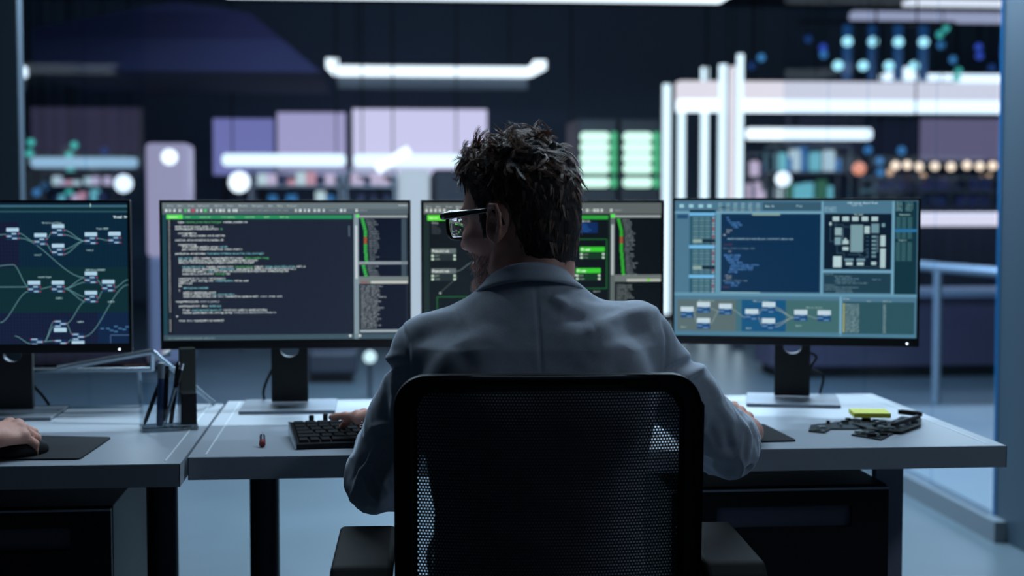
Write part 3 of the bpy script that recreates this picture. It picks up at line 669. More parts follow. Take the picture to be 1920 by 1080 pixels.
def screen_pcb(w, h):
    s = Screen((45, 50, 1708, 990), w, h); r = random.Random(21)
    BG = (74, 116, 140); LINE = (110, 160, 184); NAVY = (6, 44, 76); DG = (28, 60, 76)
    s.rect(45, 50, 1708, 990, BG, 0); s.rect(655, 62, 1056, 118, (52, 88, 108), 1)
    s.rect(45, 125, 1056, 140, LINE, 1)
    for px in (92, 158, 226, 286): s.rect(px-16, 76, px+16, 100, (150, 200, 215), 3)
    s.rect(60, 146, 136, 176, (30, 74, 108), 2)
    for c in range(6):
        for i in range(5):
            s.text(348+c*52, 74+i*12, code(r, 4), 8.5, (160, 200, 205) if i < 3 else (150, 170, 160), 4)
    s.rect(350, 92, 430, 104, (40, 80, 100), 1)
    s.text(672, 95, 'Run On', 13, (170, 205, 215)); s.text(885, 93, 'Play', 13, (150, 190, 200))
    s.rect(148, 115, 330, 690, (40, 86, 104), 1); s.rect(330, 140, 366, 690, (96, 146, 170), 1); s.rect(148, 115, 330, 135, (20, 50, 66), 2)
    for y in range(170, 690, 19):
        for (a, b) in ((172, 210), (218, 250), (258, 290)): s.rect(a, y-5, b, y+5, (104, 140, 148) if y % 2 else (90, 128, 138), 3)
        s.rect(306, y-5, 323, y+5, (160, 170, 180) if y % 3 else (170, 90, 100), 3)
    for y in (145, 372, 578): s.rect(145, y-12, 325, y+10, (110, 180, 225), 4)
    for y in (330, 516): s.rect(172, y-11, 236, y+12, (140, 166, 160), 5); s.rect(236, y-11, 330, y+12, (10, 36, 52), 4)
    s.rect(368, 142, 1050, 684, NAVY, 1); s.rect(582, 138, 775, 153, (130, 160, 150), 3)
    BT = (92, 152, 222)
    for (y, a, b, c) in ((168, 405, 428, BT), (186, 410, 440, BT), (203, 425, 500, BT), (219, 440, 515, BT), (235, 455, 500, BT), (256, 405, 450, GRY), (270, 405, 420, GRY), (290, 382, 395, GRY), (316, 412, 865, None), (356, 385, 450, (90, 50, 70)),
                         (382, 382, 608, (90, 120, 140)), (402, 420, 440, GRY), (430, 388, 505, BT), (446, 400, 500, BT), (463, 410, 500, BT), (480, 425, 520, BT), (497, 440, 630, BT), (512, 435, 600, BT), (527, 430, 590, BT), (545, 420, 490, BT), (572, 400, 450, GRY), (588, 405, 455, GRY),
                         (606, 385, 560, (100, 130, 150)), (622, 400, 500, BT), (640, 440, 500, BT), (652, 385, 430, (100, 60, 80))):
        s.text(a, y+4, code(r, max(2, int((b-a)/10.5))), 12, c or [(140, 180, 200), BT, (150, 190, 190), (90, 150, 120)], 3, .62)
    s.rect(368, 684, 640, 690, (150, 190, 200), 2)
    s.rect(1056, 55, 1070, 695, LINE, 2); s.rect(1535, 55, 1552, 695, LINE, 2); s.rect(45, 690, 1708, 712, (96, 146, 170), 2)
    s.text(1235, 72, 'PCB Layout Board View', 12, (180, 215, 225), 5, .55); s.text(1262, 86, 'Layer Top', 10, (160, 195, 205), 5)
    for i in range(4): s.text(1075, 98+i*10, code(r, 13), 8, (150, 190, 205))
    s.rect(1078, 140, 1532, 522, (6, 26, 44), 2)
    PC = (168, 196, 200); P2 = (110, 146, 160)
    def b(x0, y0, x1, y1, c=PC): s.rect(x0, y0, x1, y1, c, 4)
    s.text(1278, 150, 'Top Layer', 10, (170, 200, 205), 5, .5)
    for x in (1134, 1200, 1265, 1330, 1396): b(x, 160, x+44, 190)
    b(1150, 235, 1195, 288, (140, 170, 176)); b(1150, 302, 1190, 352, (120, 156, 166)); b(1203, 322, 1243, 348); b(1215, 308, 1230, 322); b(1203, 368, 1243, 392); b(1256, 216, 1341, 402, (118, 152, 160)); b(1350, 225, 1384, 276); b(1396, 208, 1448, 272, (104, 140, 152))
    b(1458, 288, 1492, 362); b(1458, 378, 1494, 510); b(1140, 432, 1198, 508, (178, 206, 210)); b(1218, 448, 1278, 464, P2); b(1298, 448, 1356, 464, P2); b(1226, 472, 1272, 494); b(1302, 472, 1348, 494); b(1112, 198, 1126, 220); b(1466, 206, 1488, 230, P2); b(1398, 468, 1432, 490)
    for y in (290, 318, 345, 372, 398, 424): b(1400, y, 1430, y+15, (104, 140, 152)); b(1362, y+4, 1378, y+12, (50, 84, 100))
    for y in range(240, 350, 9): s.rect(1194, y, 1208, y+3, P2, 3); s.rect(1432, y+50, 1446, y+53, P2, 3)
    for pts in ([(1155, 190), (1155, 235)], [(1118, 220), (1118, 330), (1150, 330)], [(1165, 352), (1165, 410), (1215, 410), (1215, 460)], [(1256, 230), (1205, 230), (1205, 215), (1130, 215)], [(1341, 390), (1375, 390), (1375, 440), (1350, 440), (1300, 402)], [(1250, 505), (1400, 505), (1460, 505)], [(1240, 420), (1320, 420), (1320, 448)]): s.line(pts, 3, (60, 96, 112), 3)
    s.rect(1070, 528, 1540, 545, LINE, 2); s.rect(1078, 548, 1532, 684, DG, 2)
    for i, (a, c) in enumerate(((1085, 8), (1150, 16), (1160, 22), (1150, 20), (1160, 30), (1085, 10), (1085, 32), (1085, 26), (1160, 16))): s.text(a, 560+i*15, code(r, c), 9, (110, 146, 160))
    s.text(1405, 594, 'layer to', 9, (110, 146, 160))
    s.rect(1553, 55, 1702, 690, (14, 50, 62), 1)
    for i in range(5): s.text(1560, 68+i*13, code(r, 6), 9, (130, 180, 185)); s.text(1625, 68+i*13, code(r, 7), 9, (110, 160, 160))
    s.text(1580, 150, 'Components', 10, (150, 190, 185)); s.rect(1555, 244, 1700, 264, (40, 110, 160), 3); s.text(1580, 325, 'Signals', 10, (150, 190, 185))
    for y in list(range(166, 312, 10))+list(range(338, 468, 10)):
        for x in (1562, 1600, 1640): s.rect(x, y-3, x+30, y+3, (60, 104, 110), 2)
    # bottom node strip
    s.rect(66, 738, 475, 958, (86, 106, 108), 1); s.rect(475, 738, 515, 958, (62, 106, 120), 1); s.rect(515, 738, 820, 958, (18, 82, 124), 1); s.rect(820, 738, 1186, 958, (62, 104, 108), 1); s.rect(1186, 712, 1205, 985, LINE, 2)
    for (x, y) in ((90, 790), (205, 756), (205, 868), (357, 767), (540, 802), (658, 752), (656, 865), (878, 804), (1038, 805)): node(s, x, y, 1.0, (190, 212, 222), (22, 70, 118), (96, 140, 180), 3, 90, 34, False)
    for a, bb in (((180, 830), (205, 800)), ((180, 830), (205, 910)), ((295, 800), (357, 820)), ((295, 910), (357, 820)), ((447, 805), (540, 860)), ((630, 840), (658, 800)), ((630, 860), (656, 910)), ((746, 790), (878, 858)), ((746, 805), (878, 858)), ((746, 905), (878, 858)), ((746, 925), (878, 858)), ((968, 845), (1038, 862))): s.curve(a, bb, 5, (130, 150, 150), 3)
    for (x, y) in ((215, 752), (595, 752), (960, 792), (90, 936), (545, 940), (888, 918)): s.text(x, y, 'Motion Select' if y < 800 else 'Agent', 11, (140, 170, 165), 6, .55)
    s.rect(1208, 745, 1692, 975, (42, 82, 92), 1)
    s.text(1215, 730, 'Files', 10, (180, 200, 200)); s.text(1375, 745, 'Edit', 9, (140, 170, 170)); s.text(1480, 745, 'Modified', 9, (140, 170, 170))
    for i in range(16):
        y = 763+i*12.6; s.rect(1212, y-6, 1222, y+4, (180, 180, 110), 3); s.text(1228, y+4, code(r, 13), 9, (150, 176, 180)); s.text(1482, y+4, code(r, 3), 9, (150, 176, 180))
    s.rect(45, 965, 1708, 990, (74, 122, 146), 2)
    return s

# ================================================================= MONITORS
M_bez = mat('monitor_black', (9, 10, 13), .38)
M_basep = mat('monitor_base_grey', (120, 128, 138), .3, .3)
def monitor(label, scr, cx, cy, zb, w, h, rz, stand_y, logo=True):
    """cx, cy: middle of the screen's lower edge; the stand meets the desk at stand_y behind it"""
    t = thing('monitor', label, 'monitor', (cx, cy, DT), rz); z0 = zb-DT; bz = .006; bt = .02
    hb = MB(); hb.box((-w/2, .0, z0), (w/2, .016, z0+h), bev=.002); hb.box((-w/2+.05, .016, z0+.04), (w/2-.05, .036, z0+h-.05), bev=.006); hb.build('housing', M_bez, t)
    fr = MB()
    fr.box((-w/2, -.003, z0), (w/2, .0005, z0+bt), bev=.0008); fr.box((-w/2, -.003, z0+h-bz), (w/2, .0005, z0+h), bev=.0008); fr.box((-w/2, -.003, z0+bt), (-w/2+bz, .0005, z0+h-bz)); fr.box((w/2-bz, -.003, z0+bt), (w/2, .0005, z0+h-bz)); fr.build('bezel', M_bez, t)
    s = scr(w-2*bz, h-bz-bt); s.build(t, (0, -.0008, z0+bt))
    MB().cyl((0, 0), .0018, 0, .0016, n=12).v
    MB().lathe((0, 0, 0), [(0, -.001), (.0022, -.001), (.0022, .0), (0, 0)], n=12, M=Matrix.Translation((w/2-.026, -.0035, z0+.0075)) @ Matrix.Rotation(math.pi/2, 4, 'X')).build('power_light', emat('power_led', (230, 240, 255), 3.0), t)
    sy = stand_y
    # neck: flat upright with a round cable hole
    n = MB(); wn = .041; zt = z0+.19; zh = z0-.012; R = .021
    seg = 24; ring = [(R*math.cos(2*math.pi*k/seg), zh+R*.8*math.sin(2*math.pi*k/seg)) for k in range(seg)]
    def sq(a):
        c, q = math.cos(a), math.sin(a); m_ = max(abs(c), abs(q)); return (wn*c/m_, zh+ .045*q/m_)
    outer = [sq(2*math.pi*k/seg) for k in range(seg)]
    for yy in (sy, sy+.022):
        n.add([(x, yy, z) for x, z in ring]+[(x, yy, z) for x, z in outer], [(k, (k+1) % seg, seg+(k+1) % seg, seg+k) for k in range(seg)])
    n.add([(x, sy, z) for x, z in ring]+[(x, sy+.022, z) for x, z in ring], [(k, (k+1) % seg, seg+(k+1) % seg, seg+k) for k in range(seg)])
    n.add([(x, sy, z) for x, z in outer]+[(x, sy+.022, z) for x, z in outer], [(k, (k+1) % seg, seg+(k+1) % seg, seg+k) for k in range(seg)])
    n.box((-wn, sy, .010), (wn, sy+.022, zh-.045)); n.box((-wn, sy, zh+.045), (wn, sy+.022, zt))
    n.box((-.035, .036, z0+.10), (.035, sy+.001, z0+.17))
    n.build('stand_neck', M_bez, t)
    by0, by1 = sy-.125, sy+.075
    bs = MB(); bs.box((-.105, by0, .0), (.105, by1, .007), bev=.0015); bs.build('stand_base', M_basep, t)
    return t
monitor('monitor showing white and green code in a large dark editor window', lambda w, h: screen_code(w, h, 1), (-.459+.083)/2, 3.42, .876, .545, .326, 0, .10)
monitor('monitor showing green node boxes, half hidden behind the head of the seated man', screen_green, (.108+.656)/2, 3.45, .876, .548, .326, 0, .10)
w3 = .552
monitor('monitor with a blue interface showing a circuit board layout and code', screen_pcb, (.688+1.214)/2, 3.425, .873, w3, .334, math.radians(-14), .10)
monitor('monitor showing a diagram of linked nodes, on the left desk', screen_nodes, -.516-.27, 3.36, .876, .545, .326, 0, .10)

def cable(name, label, pts, r=.0032):
    o = MB().tube(pts, r, None, 8).build(name, M_black); tag(o, label, 'cable'); return o
def smooth(pts, n=6):
    pts = [Vector(p) for p in pts]; out = []
    for i in range(len(pts)-1):
        p0 = pts[max(i-1, 0)]; p1 = pts[i]; p2 = pts[i+1]; p3 = pts[min(i+2, len(pts)-1)]
        for k in range(n):
            t = k/n; out.append(.5*((2*p1)+(p2-p0)*t+(2*p0-5*p1+4*p2-p3)*t*t+(3*p1-p0-3*p2+p3)*t**3))
    return out+[pts[-1]]
cable('monitor_cable', 'black cable hanging behind the stand of the circuit layout monitor', smooth([P(1500, 655, 3.57), P(1530, 668, 3.58), P(1520, 690, 3.58), P(1543, 705, 3.58), P(1538, 735, 3.59), (P(1538, 752, 3.6)[0], 3.6, DT+.004)]))
cable('monitor_cable', 'black cable beside the stand of the first coding monitor', smooth([P(512, 690, 3.56), P(500, 715, 3.58), P(494, 735, 3.59), (P(496, 748, 3.6)[0], 3.6, DT+.004)]))
cable('monitor_cable', 'black cable leaning behind the stand of the node diagram monitor', smooth([P(40, 690, 3.52), P(62, 722, 3.53), P(80, 742, 3.55), (P(92, 754, 3.56)[0], 3.56, DT+.004)]))

# pale steel stand on the left desk
M_steel = mat('pale_steel', (170, 182, 192), .22, .85)
o_ = np.array([-.7, 3.52, DT])
t = thing('tabletop_stand', 'pale steel stand with a glass shelf on the left desk behind the pens', 'stand', tuple(o_))
def pp(px, py, Y): return tuple(P(px, py, Y)-o_)
xr = pp(283, 690, 3.5)[0]; zr = pp(283, 694, 3.5)[2]
MB().box((-.55, .0, zr+.006), (xr, .33, zr+.012)).build('glass_shelf', glassmat('table_glass', (170, 195, 205), .9, .05, .12), t)
MB().tube([(-.55, 0, zr), (xr, 0, zr)], .006).build('front_rail', M_steel, t)
MB().tube([(-.55, .33, zr), (xr, .33, zr)], .006).build('rear_rail', M_steel, t)
MB().tube([pp(108, 691, 3.45), pp(285, 659, 3.45)], .0065).build('slanted_brace', M_steel, t)
MB().tube([pp(285, 659, 3.45), (pp(402, 752, 3.56)[0], .03, .004)], .0055).build('slanted_leg', M_steel, t)
MB().tube([pp(285, 659, 3.45), (xr, 0, zr)], .0055).build('joint', M_steel, t)
MB().tube([(-.5, 0, zr), (-.53, 0, 0.004)], .0055).build('leg', M_steel, t); MB().tube([(-.5, .0, zr), (-.5, .33, zr)], .0055).build('side_rail', M_steel, t)
MB().tube([(xr-.03, .0, zr), (xr-.03, .03, .004)], .0055).build('leg', M_steel, t)
# ================================================================= THINGS ON THE DESKS
M_key = mat('key_black', (14, 15, 18), .55, spec=.3)
# keyboard: front-left corner seen at (555,843), rear-left at (527,797)
kx0 = float(P(541, 800, 3.02)[0]); kY0, kY1 = 2.905, 3.115
a0 = P(556, 838, 2.90); a1 = P(528, 797, 3.10)
ang = math.atan2(-(a1[0]-a0[0]), a1[1]-a0[1])
t = thing('keyboard', 'low black keyboard with a silver side edge by the left hand of the man', 'keyboard', (a0[0], a0[1]-.002, DT), 0)
KW = .34; t.rotation_euler = (0, 0, math.radians(7)); KD = .18
sl = .017/KD
def kz(y): return .010+y*sl
b = MB(); b.prism([(0, 0.001), (KD, 0.001), (KD, kz(KD)), (0, kz(0))], 0, -.0, KW); b.build('case', M_black, t)
MB().prism([(0.0, .001), (KD, .001), (KD, kz(KD)+.001), (0, kz(0)+.001)], 0, -.003, 0).build('side_edge', mat('silver_edge', (190, 198, 205), .25, .9), t)
rows = [[.95, .95, .95, 5.4, .95, .95, .95, .95, 1, 1, 1], [1.9]+[1]*10+[1.9], [1.5]+[1]*11+[1.3], [1.2]+[1]*11+[1.6], [1]*13+[1.2], [.96]*14]
u = KW/15.2
for ri, row in enumerate(rows):
    y0 = .012+ri*(KD-.02)/6; y1 = y0+(KD-.02)/6-.0028; x = .006; tot = sum(row); uu = (KW-.012)/tot
    for wk in row:
        x1 = x+wk*uu-.0025
        kb = MB(); zA, zB = kz(y0), kz(y1)
        kb.add([(x, y0, zA), (x1, y0, zA), (x1, y1, zB), (x, y1, zB), (x+.0014, y0+.0012, zA+.0052), (x1-.0014, y0+.0012, zA+.0052), (x1-.0014, y1-.0012, zB+.0046), (x+.0014, y1-.0012, zB+.0046)],
               [(4, 5, 6, 7), (0, 1, 5, 4), (1, 2, 6, 5), (2, 3, 7, 6), (3, 0, 4, 7), (0, 3, 2, 1)])
        kb.build('key', M_key, t); x = x1+.0025

# circuit board with upright components behind the keyboard
M_pcb = mat('pcb_green', (62, 84, 60), .45, noise=.3, nscale=90); M_comp = mat('component_black', (14, 15, 18), .5, spec=.3); M_tin = mat('solder_metal', (170, 176, 182), .3, .9)
p0 = P(572, 800, 3.14)
t = thing('circuit_board', 'small green circuit board with four upright black capacitors behind the keyboard', 'circuit board', (p0[0], 3.13, DT))
MB().box((0, 0, .004), (.115, .06, .006)).build('board', M_pcb, t)
f = MB()
for x in (.008, .107):
    for y in (.008, .052): f.cyl((x, y), .003, 0, .004, n=8)
f.build('standoffs', M_tin, t)
for i, (px, r_, h_) in enumerate(((584, .0052, .024), (610, .0052, .026), (628, .0062, .027), (652, .0052, .024))):
    x = float(P(px, 780, 3.15)[0]-p0[0]); MB().lathe((x, .02+.004*(i % 2), .006), [(r_*.9, 0), (r_, .001), (r_, h_-.001), (r_*.85, h_)], n=16).build('capacitor', M_comp, t)
for i in range(7): MB().box((.012+i*.014, .036, .006), (.02+i*.014, .046, .009+.002*(i % 3))).build('chip', M_comp, t)
# small component near the front of the desk
p1 = P(491, 838, 2.92)
t = thing('small_plug', 'small upright dark blue plug with a red end lying near the front of the desk', 'plug', (p1[0], 2.93, DT), 0)
MB().tube([(0, 0, .0062), (0, .010, .0100)], .0062, None, 14).build('red_end', mat('plug_red', (120, 34, 40), .4), t)
MB().tube([(0, .010, .0100), (-.001, .024, .019)], [.0056, .0052], None, 14).build('barrel', mat('plug_blue', (34, 50, 74), .35), t)
MB().tube([(-.001, .024, .019), (-.0015, .030, .026)], .0009, None, 8).build('pin', M_tin, t)

# mouse pads and mice
def pad(label, pts):
    b = MB(); c = np.mean(pts, axis=0); rr = []
    n = len(pts)
    for i in range(n):                                     # rounded corners
        p = np.array(pts[i]); a = np.array(pts[i-1])-p; d = np.array(pts[(i+1) % n])-p; a = a/np.linalg.norm(a)*.012; d = d/np.linalg.norm(d)*.012
        for k in range(5):
            q = k/4; rr.append(p+a*(1-q)**2+d*q**2)
    b.prism([(x-c[0], y-c[1]) for x, y in rr], 2, 0, .003)
    o = b.build('mouse_pad', mat('pad_cloth', (26, 28, 33), .85, bump=.3, bscale=1500)); o.location = (c[0], c[1], DT); tag(o, label, 'mouse pad'); return o
def G(px, py, z=DT):
    """point where the view ray through a pixel meets height z"""
    a = P(px, py, 1.0)-CAM; s = (z-1.2)/a[2]; return (CAM+a*s)[:2]
pad('dark mouse pad on the left desk under the hand of the second person', [G(-40, 864), G(150, 862), G(209, 822), G(60, 819)])
pad('dark mouse pad on the middle desk under the right hand of the man', [G(1340, 832), G(1494, 828), G(1432, 797), G(1330, 800)])
def mouse(label, loc, rz):
    t = thing('computer_mouse', label, 'mouse', loc, rz)
    bm = bmesh.new(); bmesh.ops.create_uvsphere(bm, u_segments=24, v_segments=14, radius=1)
    for v in bm.verts:
        x, y, z = v.co; z = max(z, -.25); v.co = Vector((x*.031*(1-.12*y), y*.055, (z+.25)*.027*(1-.12*y)))
    b = MB(); bm.verts.index_update(); b.add([v.co[:] for v in bm.verts], [[v.index for v in f.verts] for f in bm.faces], None, True); bm.free()
    b.build('shell', M_black, t)
    MB().tube([(-.004, .03, .028), (.004, .03, .028)], .008, None, 14).build('scroll_wheel', M_blackgl, t)
    return t
HR = np.array([.742, 3.02, DT+.003]); HL2 = np.array([-.605, 2.93, DT+.003])
mouse('black mouse under the right hand of the man', (.728, 2.985, DT+.003), math.radians(-6))
mouse('black mouse under the hand of the second person on the left desk', (-.636, 2.872, DT+.003), math.radians(-36))

# acrylic pen holder: footprint corners seen at (250,800) (300,810) (378,795)
g0 = G(252, 803); g1 = G(300, 811); g2 = G(377, 797)
M_acr = glassmat('acrylic', (247, 250, 252), .5, .05, .01)
e1 = np.array([.075, 0]); 
hx, hy = g1[0]-.035, g1[1]
t = thing('pen_holder', 'clear acrylic holder full of pens on the left desk', 'pen holder', (hx, hy, DT), math.radians(14))
Wd, Dp, Hh = .112, .062, .1
bs = MB(); bs.box((0, 0, 0), (Wd, Dp, .009), bev=.002); bs.build('base', glassmat('acrylic_base', (225, 235, 240), 1.2, .08, .16), t)
def wall(nm, a, b, c=.003): MB().box(a, b).build(nm, M_acr, t)
wall('side_wall', (0, 0, .009), (.003, Dp, Hh)); wall('side_wall', (Wd*.66, 0, .009), (Wd*.66+.003, Dp, Hh*.97)); wall('front_wall', (.003, 0, .009), (Wd*.66, .003, Hh)); wall('back_wall', (.003, Dp-.003, .009), (Wd*.66, Dp, Hh))
MB().box((Wd*.7, .006, .009), (Wd-.002, Dp-.004, .075), bev=.002).build('black_compartment', M_comp, t)
MB().box((Wd*.7-.001, .005, .0095), (Wd-.001, Dp-.003, .011)).build('compartment_rim', M_steel, t)
Rz = Matrix.Rotation(math.radians(14), 4, 'Z')
def pen(label, name, a, b, r, parts):
    """a, b: lower and upper end in holder space; parts: (name, from, to, radius factor, material)"""
    t = thing(name, label, 'pen', (hx, hy, DT), math.radians(14)); a, b = Vector(a), Vector(b)
    for (nm, p, q, k0, k1, m) in parts: MB().tube([a.lerp(b, p), a.lerp(b, q)], [r*k0, r*k1], None, 14).build(nm, m, t)
    return t
M_navy = mat('pen_navy', (28, 50, 92), .35); M_sil = mat('pen_silver', (170, 176, 184), .25, .8); M_chr = mat('pen_chrome', (220, 224, 230), .12, 1)
pen('navy marker with a pale cap standing upright in the acrylic holder', 'marker_pen', (.036, .02, .0095), (.042, .022, .138), .0065, [('barrel', 0, .75, 1, 1, M_navy), ('cap', .75, .985, 1.08, 1.08, mat('cap_grey', (110, 120, 132), .35)), ('cap_end', .985, 1, 1.0, .9, mat('cap_pale', (210, 216, 222), .3))])
pen('dark slim pen leaning to the left inside the acrylic holder', 'ballpoint_pen', (.006, .03, .0095), (.05, .03, .125), .0042, [('tip', 0, .1, .3, 1, M_comp), ('barrel', .1, 1, 1, 1, M_comp)])
pen('silver tipped pen leaning to the right in the acrylic holder', 'ballpoint_pen', (.044, .012, .0095), (.083, .012, .136), .0042, [('tip', 0, .08, .3, 1, M_chr), ('barrel', .08, .62, .8, 1, M_sil), ('grip', .62, .9, 1.05, 1.05, M_comp), ('clip_cap', .9, 1, 1.05, .8, M_chr)])
pen('chrome capped black pen standing furthest right in the acrylic holder', 'ballpoint_pen', (.062, .045, .0095), (.079, .045, .137), .0046, [('barrel', 0, .78, 1, 1, M_comp), ('cap', .78, .95, 1.1, 1.1, M_blackgl), ('cap_end', .95, 1, 1.1, .7, M_chr)])
pen('black pen standing at the back of the acrylic holder', 'ballpoint_pen', (.05, .05, .0095), (.055, .05, .128), .0055, [('barrel', 0, .8, 1, 1, M_comp), ('cap', .8, 1, 1.15, 1.0, M_blackgl)])
o = MB().box((-.017, -.012, 0), (.017, .012, .15), bev=.002).build('folded_pouch', mat('olive_dark', (34, 38, 30), .6, noise=.25, nscale=60)); o.location = tuple(G(352, 782))+(DT,); o.rotation_euler = (0, 0, math.radians(14)); tag(o, 'tall dark olive box standing behind the acrylic pen holder', 'box')

# sticky notes and bare circuit boards on the right
g = G(1636, 792)
t = thing('sticky_note_pad', 'yellow pad of sticky notes lying on the circuit boards', 'sticky notes', (g[0], g[1]+.02, DT+.012), math.radians(-9))
MB().box((-.038, -.038, 0), (.038, .038, .009)).build('note_block', mat('note_yellow', (220, 222, 80), .6), t)
MB().box((-.038, -.0384, .0088), (.038, .036, .0098)).build('top_sheet', mat('note_yellow_top', (232, 234, 110), .6), t)
def board(label, poly, z, seed, big=(), name='circuit_board', rails=()):
    t = thing(name, label, 'circuit board', (poly[0][0], poly[0][1], DT+z)); o2 = np.array([poly[0][0], poly[0][1]])
    pl = [(x-o2[0], y-o2[1]) for x, y in poly]; MB().prism(pl, 2, 0, .0022).build('board', M_pcb2, t)
    r = random.Random(seed); xs = [p[0] for p in pl]; ys = [p[1] for p in pl]
    def inside(x, y):
        c = False; n = len(pl)
        for i in range(n):
            (x1, y1), (x2, y2) = pl[i], pl[i-1]
            if (y1 > y) != (y2 > y) and x < (x2-x1)*(y-y1)/(y2-y1)+x1: c = not c
        return c
    k = 0; tries = 0
    while k < 26 and tries < 600:
        tries += 1
        x = r.uniform(min(xs), max(xs)); y = r.uniform(min(ys), max(ys)); w2 = r.uniform(.002, .009); d2 = r.uniform(.002, .007); hgt = r.choice([.001, .0015, .003, .005, .0065])
        if all(inside(x+sx*w2, y+sy*d2) for sx in (-1, 1) for sy in (-1, 1)):
            MB().box((x-w2, y-d2, .0022), (x+w2, y+d2, .0022+hgt)).build(r.choice(['chip', 'capacitor', 'connector']), r.choice([M_comp, M_comp, M_tin, M_pcbl]), t); k += 1
    for (x0, y0, x1, y1, h0, m_) in rails:
        MB().box((x0-o2[0], y0-o2[1], .0022), (x1-o2[0], y1-o2[1], .0022+h0)).build('socket', m_, t)
    return t
M_pcb2 = mat('pcb_dark', (18, 26, 28), .6, noise=.4, nscale=120); M_pcbl = mat('pcb_light', (96, 104, 98), .5)
def gl(*ps): return [tuple(G(*p)) for p in ps]
board('narrow dark circuit board with a curved arm reaching to the left', gl((1516, 810), (1545, 813), (1558, 806), (1600, 806), (1650, 801), (1668, 794), (1600, 786), (1570, 793), (1520, 799)), 0.0005, 4)
board('dark circuit board with long black sockets at its right end', gl((1640, 812), (1690, 815), (1726, 802), (1728, 790), (1690, 786), (1672, 796), (1600, 800)), .0045, 6)
board('small greenish circuit board lying closest to the desk front', gl((1596, 817), (1652, 826), (1676, 814), (1622, 806)), .0003, 9)
q0, q1 = G(1674, 812), G(1722, 796)
t = thing('memory_socket', 'long black socket strip lying on the right end of the circuit boards', 'socket', ((q0[0]+q1[0])/2, (q0[1]+q1[1])/2, DT+.0135), math.atan2(q1[1]-q0[1], q1[0]-q0[0]))
L_ = float(np.linalg.norm(q1-q0)); MB().box((-L_/2, -.005, 0), (L_/2, .005, .006), bev=.001).build('strip', M_comp, t); MB().box((-L_/2+.006, -.0012, .006), (L_/2-.006, .0012, .0075)).build('slot_rim', M_tin, t)
q0, q1 = G(1685, 788), G(1728, 793)
t = thing('memory_socket', 'raised black socket strip at the far right corner of the circuit boards', 'socket', ((q0[0]+q1[0])/2, (q0[1]+q1[1])/2, DT+.0135), math.atan2(q1[1]-q0[1], q1[0]-q0[0]))
L_ = float(np.linalg.norm(q1-q0)); MB().box((-L_/2, -.004, 0), (L_/2, .004, .009), bev=.001).build('strip', M_comp, t); MB().box((-L_/2+.006, -.001, .009), (L_/2-.006, .001, .0105)).build('slot_rim', M_tin, t)
# ================================================================= OFFICE CHAIR
def meshmat():
    m = bpy.data.materials.new('chair_mesh'); m.use_nodes = True; nt = m.node_tree; b = nt.nodes['Principled BSDF']; out = nt.nodes['Material Output']
    b.inputs['Base Color'].default_value = (.008, .009, .011, 1); b.inputs['Roughness'].default_value = .7
    tc = nt.nodes.new('ShaderNodeTexCoord'); sp = nt.nodes.new('ShaderNodeSeparateXYZ'); nt.links.new(tc.outputs['Object'], sp.inputs[0])
    def math_(op, a, bv=None, c=None):
        n = nt.nodes.new('ShaderNodeMath'); n.operation = op
        for i, v in enumerate((a, bv, c)):
            if v is None: continue
            if isinstance(v, (int, float)): n.inputs[i].default_value = v
            else: nt.links.new(v, n.inputs[i])
        return n.outputs[0]
    pz = math_('MULTIPLY', sp.outputs[2], 1/.0046); row = math_('FLOOR', pz); off = math_('MULTIPLY', math_('MODULO', row, 2.0), .5)
    pxx = math_('ADD', math_('MULTIPLY', sp.outputs[0], 1/.0046), off)
    fx = math_('ABSOLUTE', math_('SUBTRACT', math_('FRACT', pxx), .5)); fz = math_('ABSOLUTE', math_('SUBTRACT', math_('FRACT', pz), .5))
    hole = math_('MULTIPLY', math_('LESS_THAN', fx, .25), math_('LESS_THAN', fz, .23))
    tr = nt.nodes.new('ShaderNodeBsdfTransparent'); mx = nt.nodes.new('ShaderNodeMixShader')
    nt.links.new(hole, mx.inputs[0]); nt.links.new(b.outputs[0], mx.inputs[1]); nt.links.new(tr.outputs[0], mx.inputs[2]); nt.links.new(mx.outputs[0], out.inputs[0])
    return m
M_mesh = meshmat(); M_chair = mat('chair_black', (7, 8, 10), .6, spec=.2, bump=.2, bscale=700)
CX, CY = .252, 2.19
chair = thing('office_chair', 'black office chair with a mesh back, seen from behind under the seated man', 'chair', (CX, CY, 0), math.radians(-2))
HW = .2235; ZT = Z(702, 2.2); ZB = .50
def rrect(hw, z0, z1, r, n=8, taper=0.0):
    pts = []
    for (cx, cz, a0) in ((hw-r, z1-r, 0), (-hw+r, z1-r, 90), (-hw+r, z0+r, 180), (hw-r, z0+r, 270)):
        for k in range(n+1):
            a = math.radians(a0+90*k/n); pts.append((cx+r*math.cos(a), cz+r*math.sin(a)))
    return pts
def bow(x, z):     # back curves: sides come towards the sitter, lumbar pushes forward
    s = (x/HW)**2*.035; q = (z-.72)/.22; return s+.018*(1-q*q) - .012*(z-.72)
ro = rrect(HW, ZB, ZT, .05); ri = rrect(HW-.028, ZB+.028, ZT-.022, .034)
b = MB(); n = len(ro); th = .011
for (z_off, flip) in ((-th, 0), (th, 1)):
    b.add([(x, bow(x, z)+z_off, z) for x, z in ro]+[(x, bow(x, z)+z_off, z) for x, z in ri], [(k, (k+1) % n, n+(k+1) % n, n+k) for k in range(n)], None, True)
b.add([(x, bow(x, z)-th, z) for x, z in ro]+[(x, bow(x, z)+th, z) for x, z in ro], [(k, (k+1) % n, n+(k+1) % n, n+k) for k in range(n)], None, True)
b.add([(x, bow(x, z)-th, z) for x, z in ri]+[(x, bow(x, z)+th, z) for x, z in ri], [(k, (k+1) % n, n+(k+1) % n, n+k) for k in range(n)], None, True)
fr = b.build('back_frame', M_chair, chair)
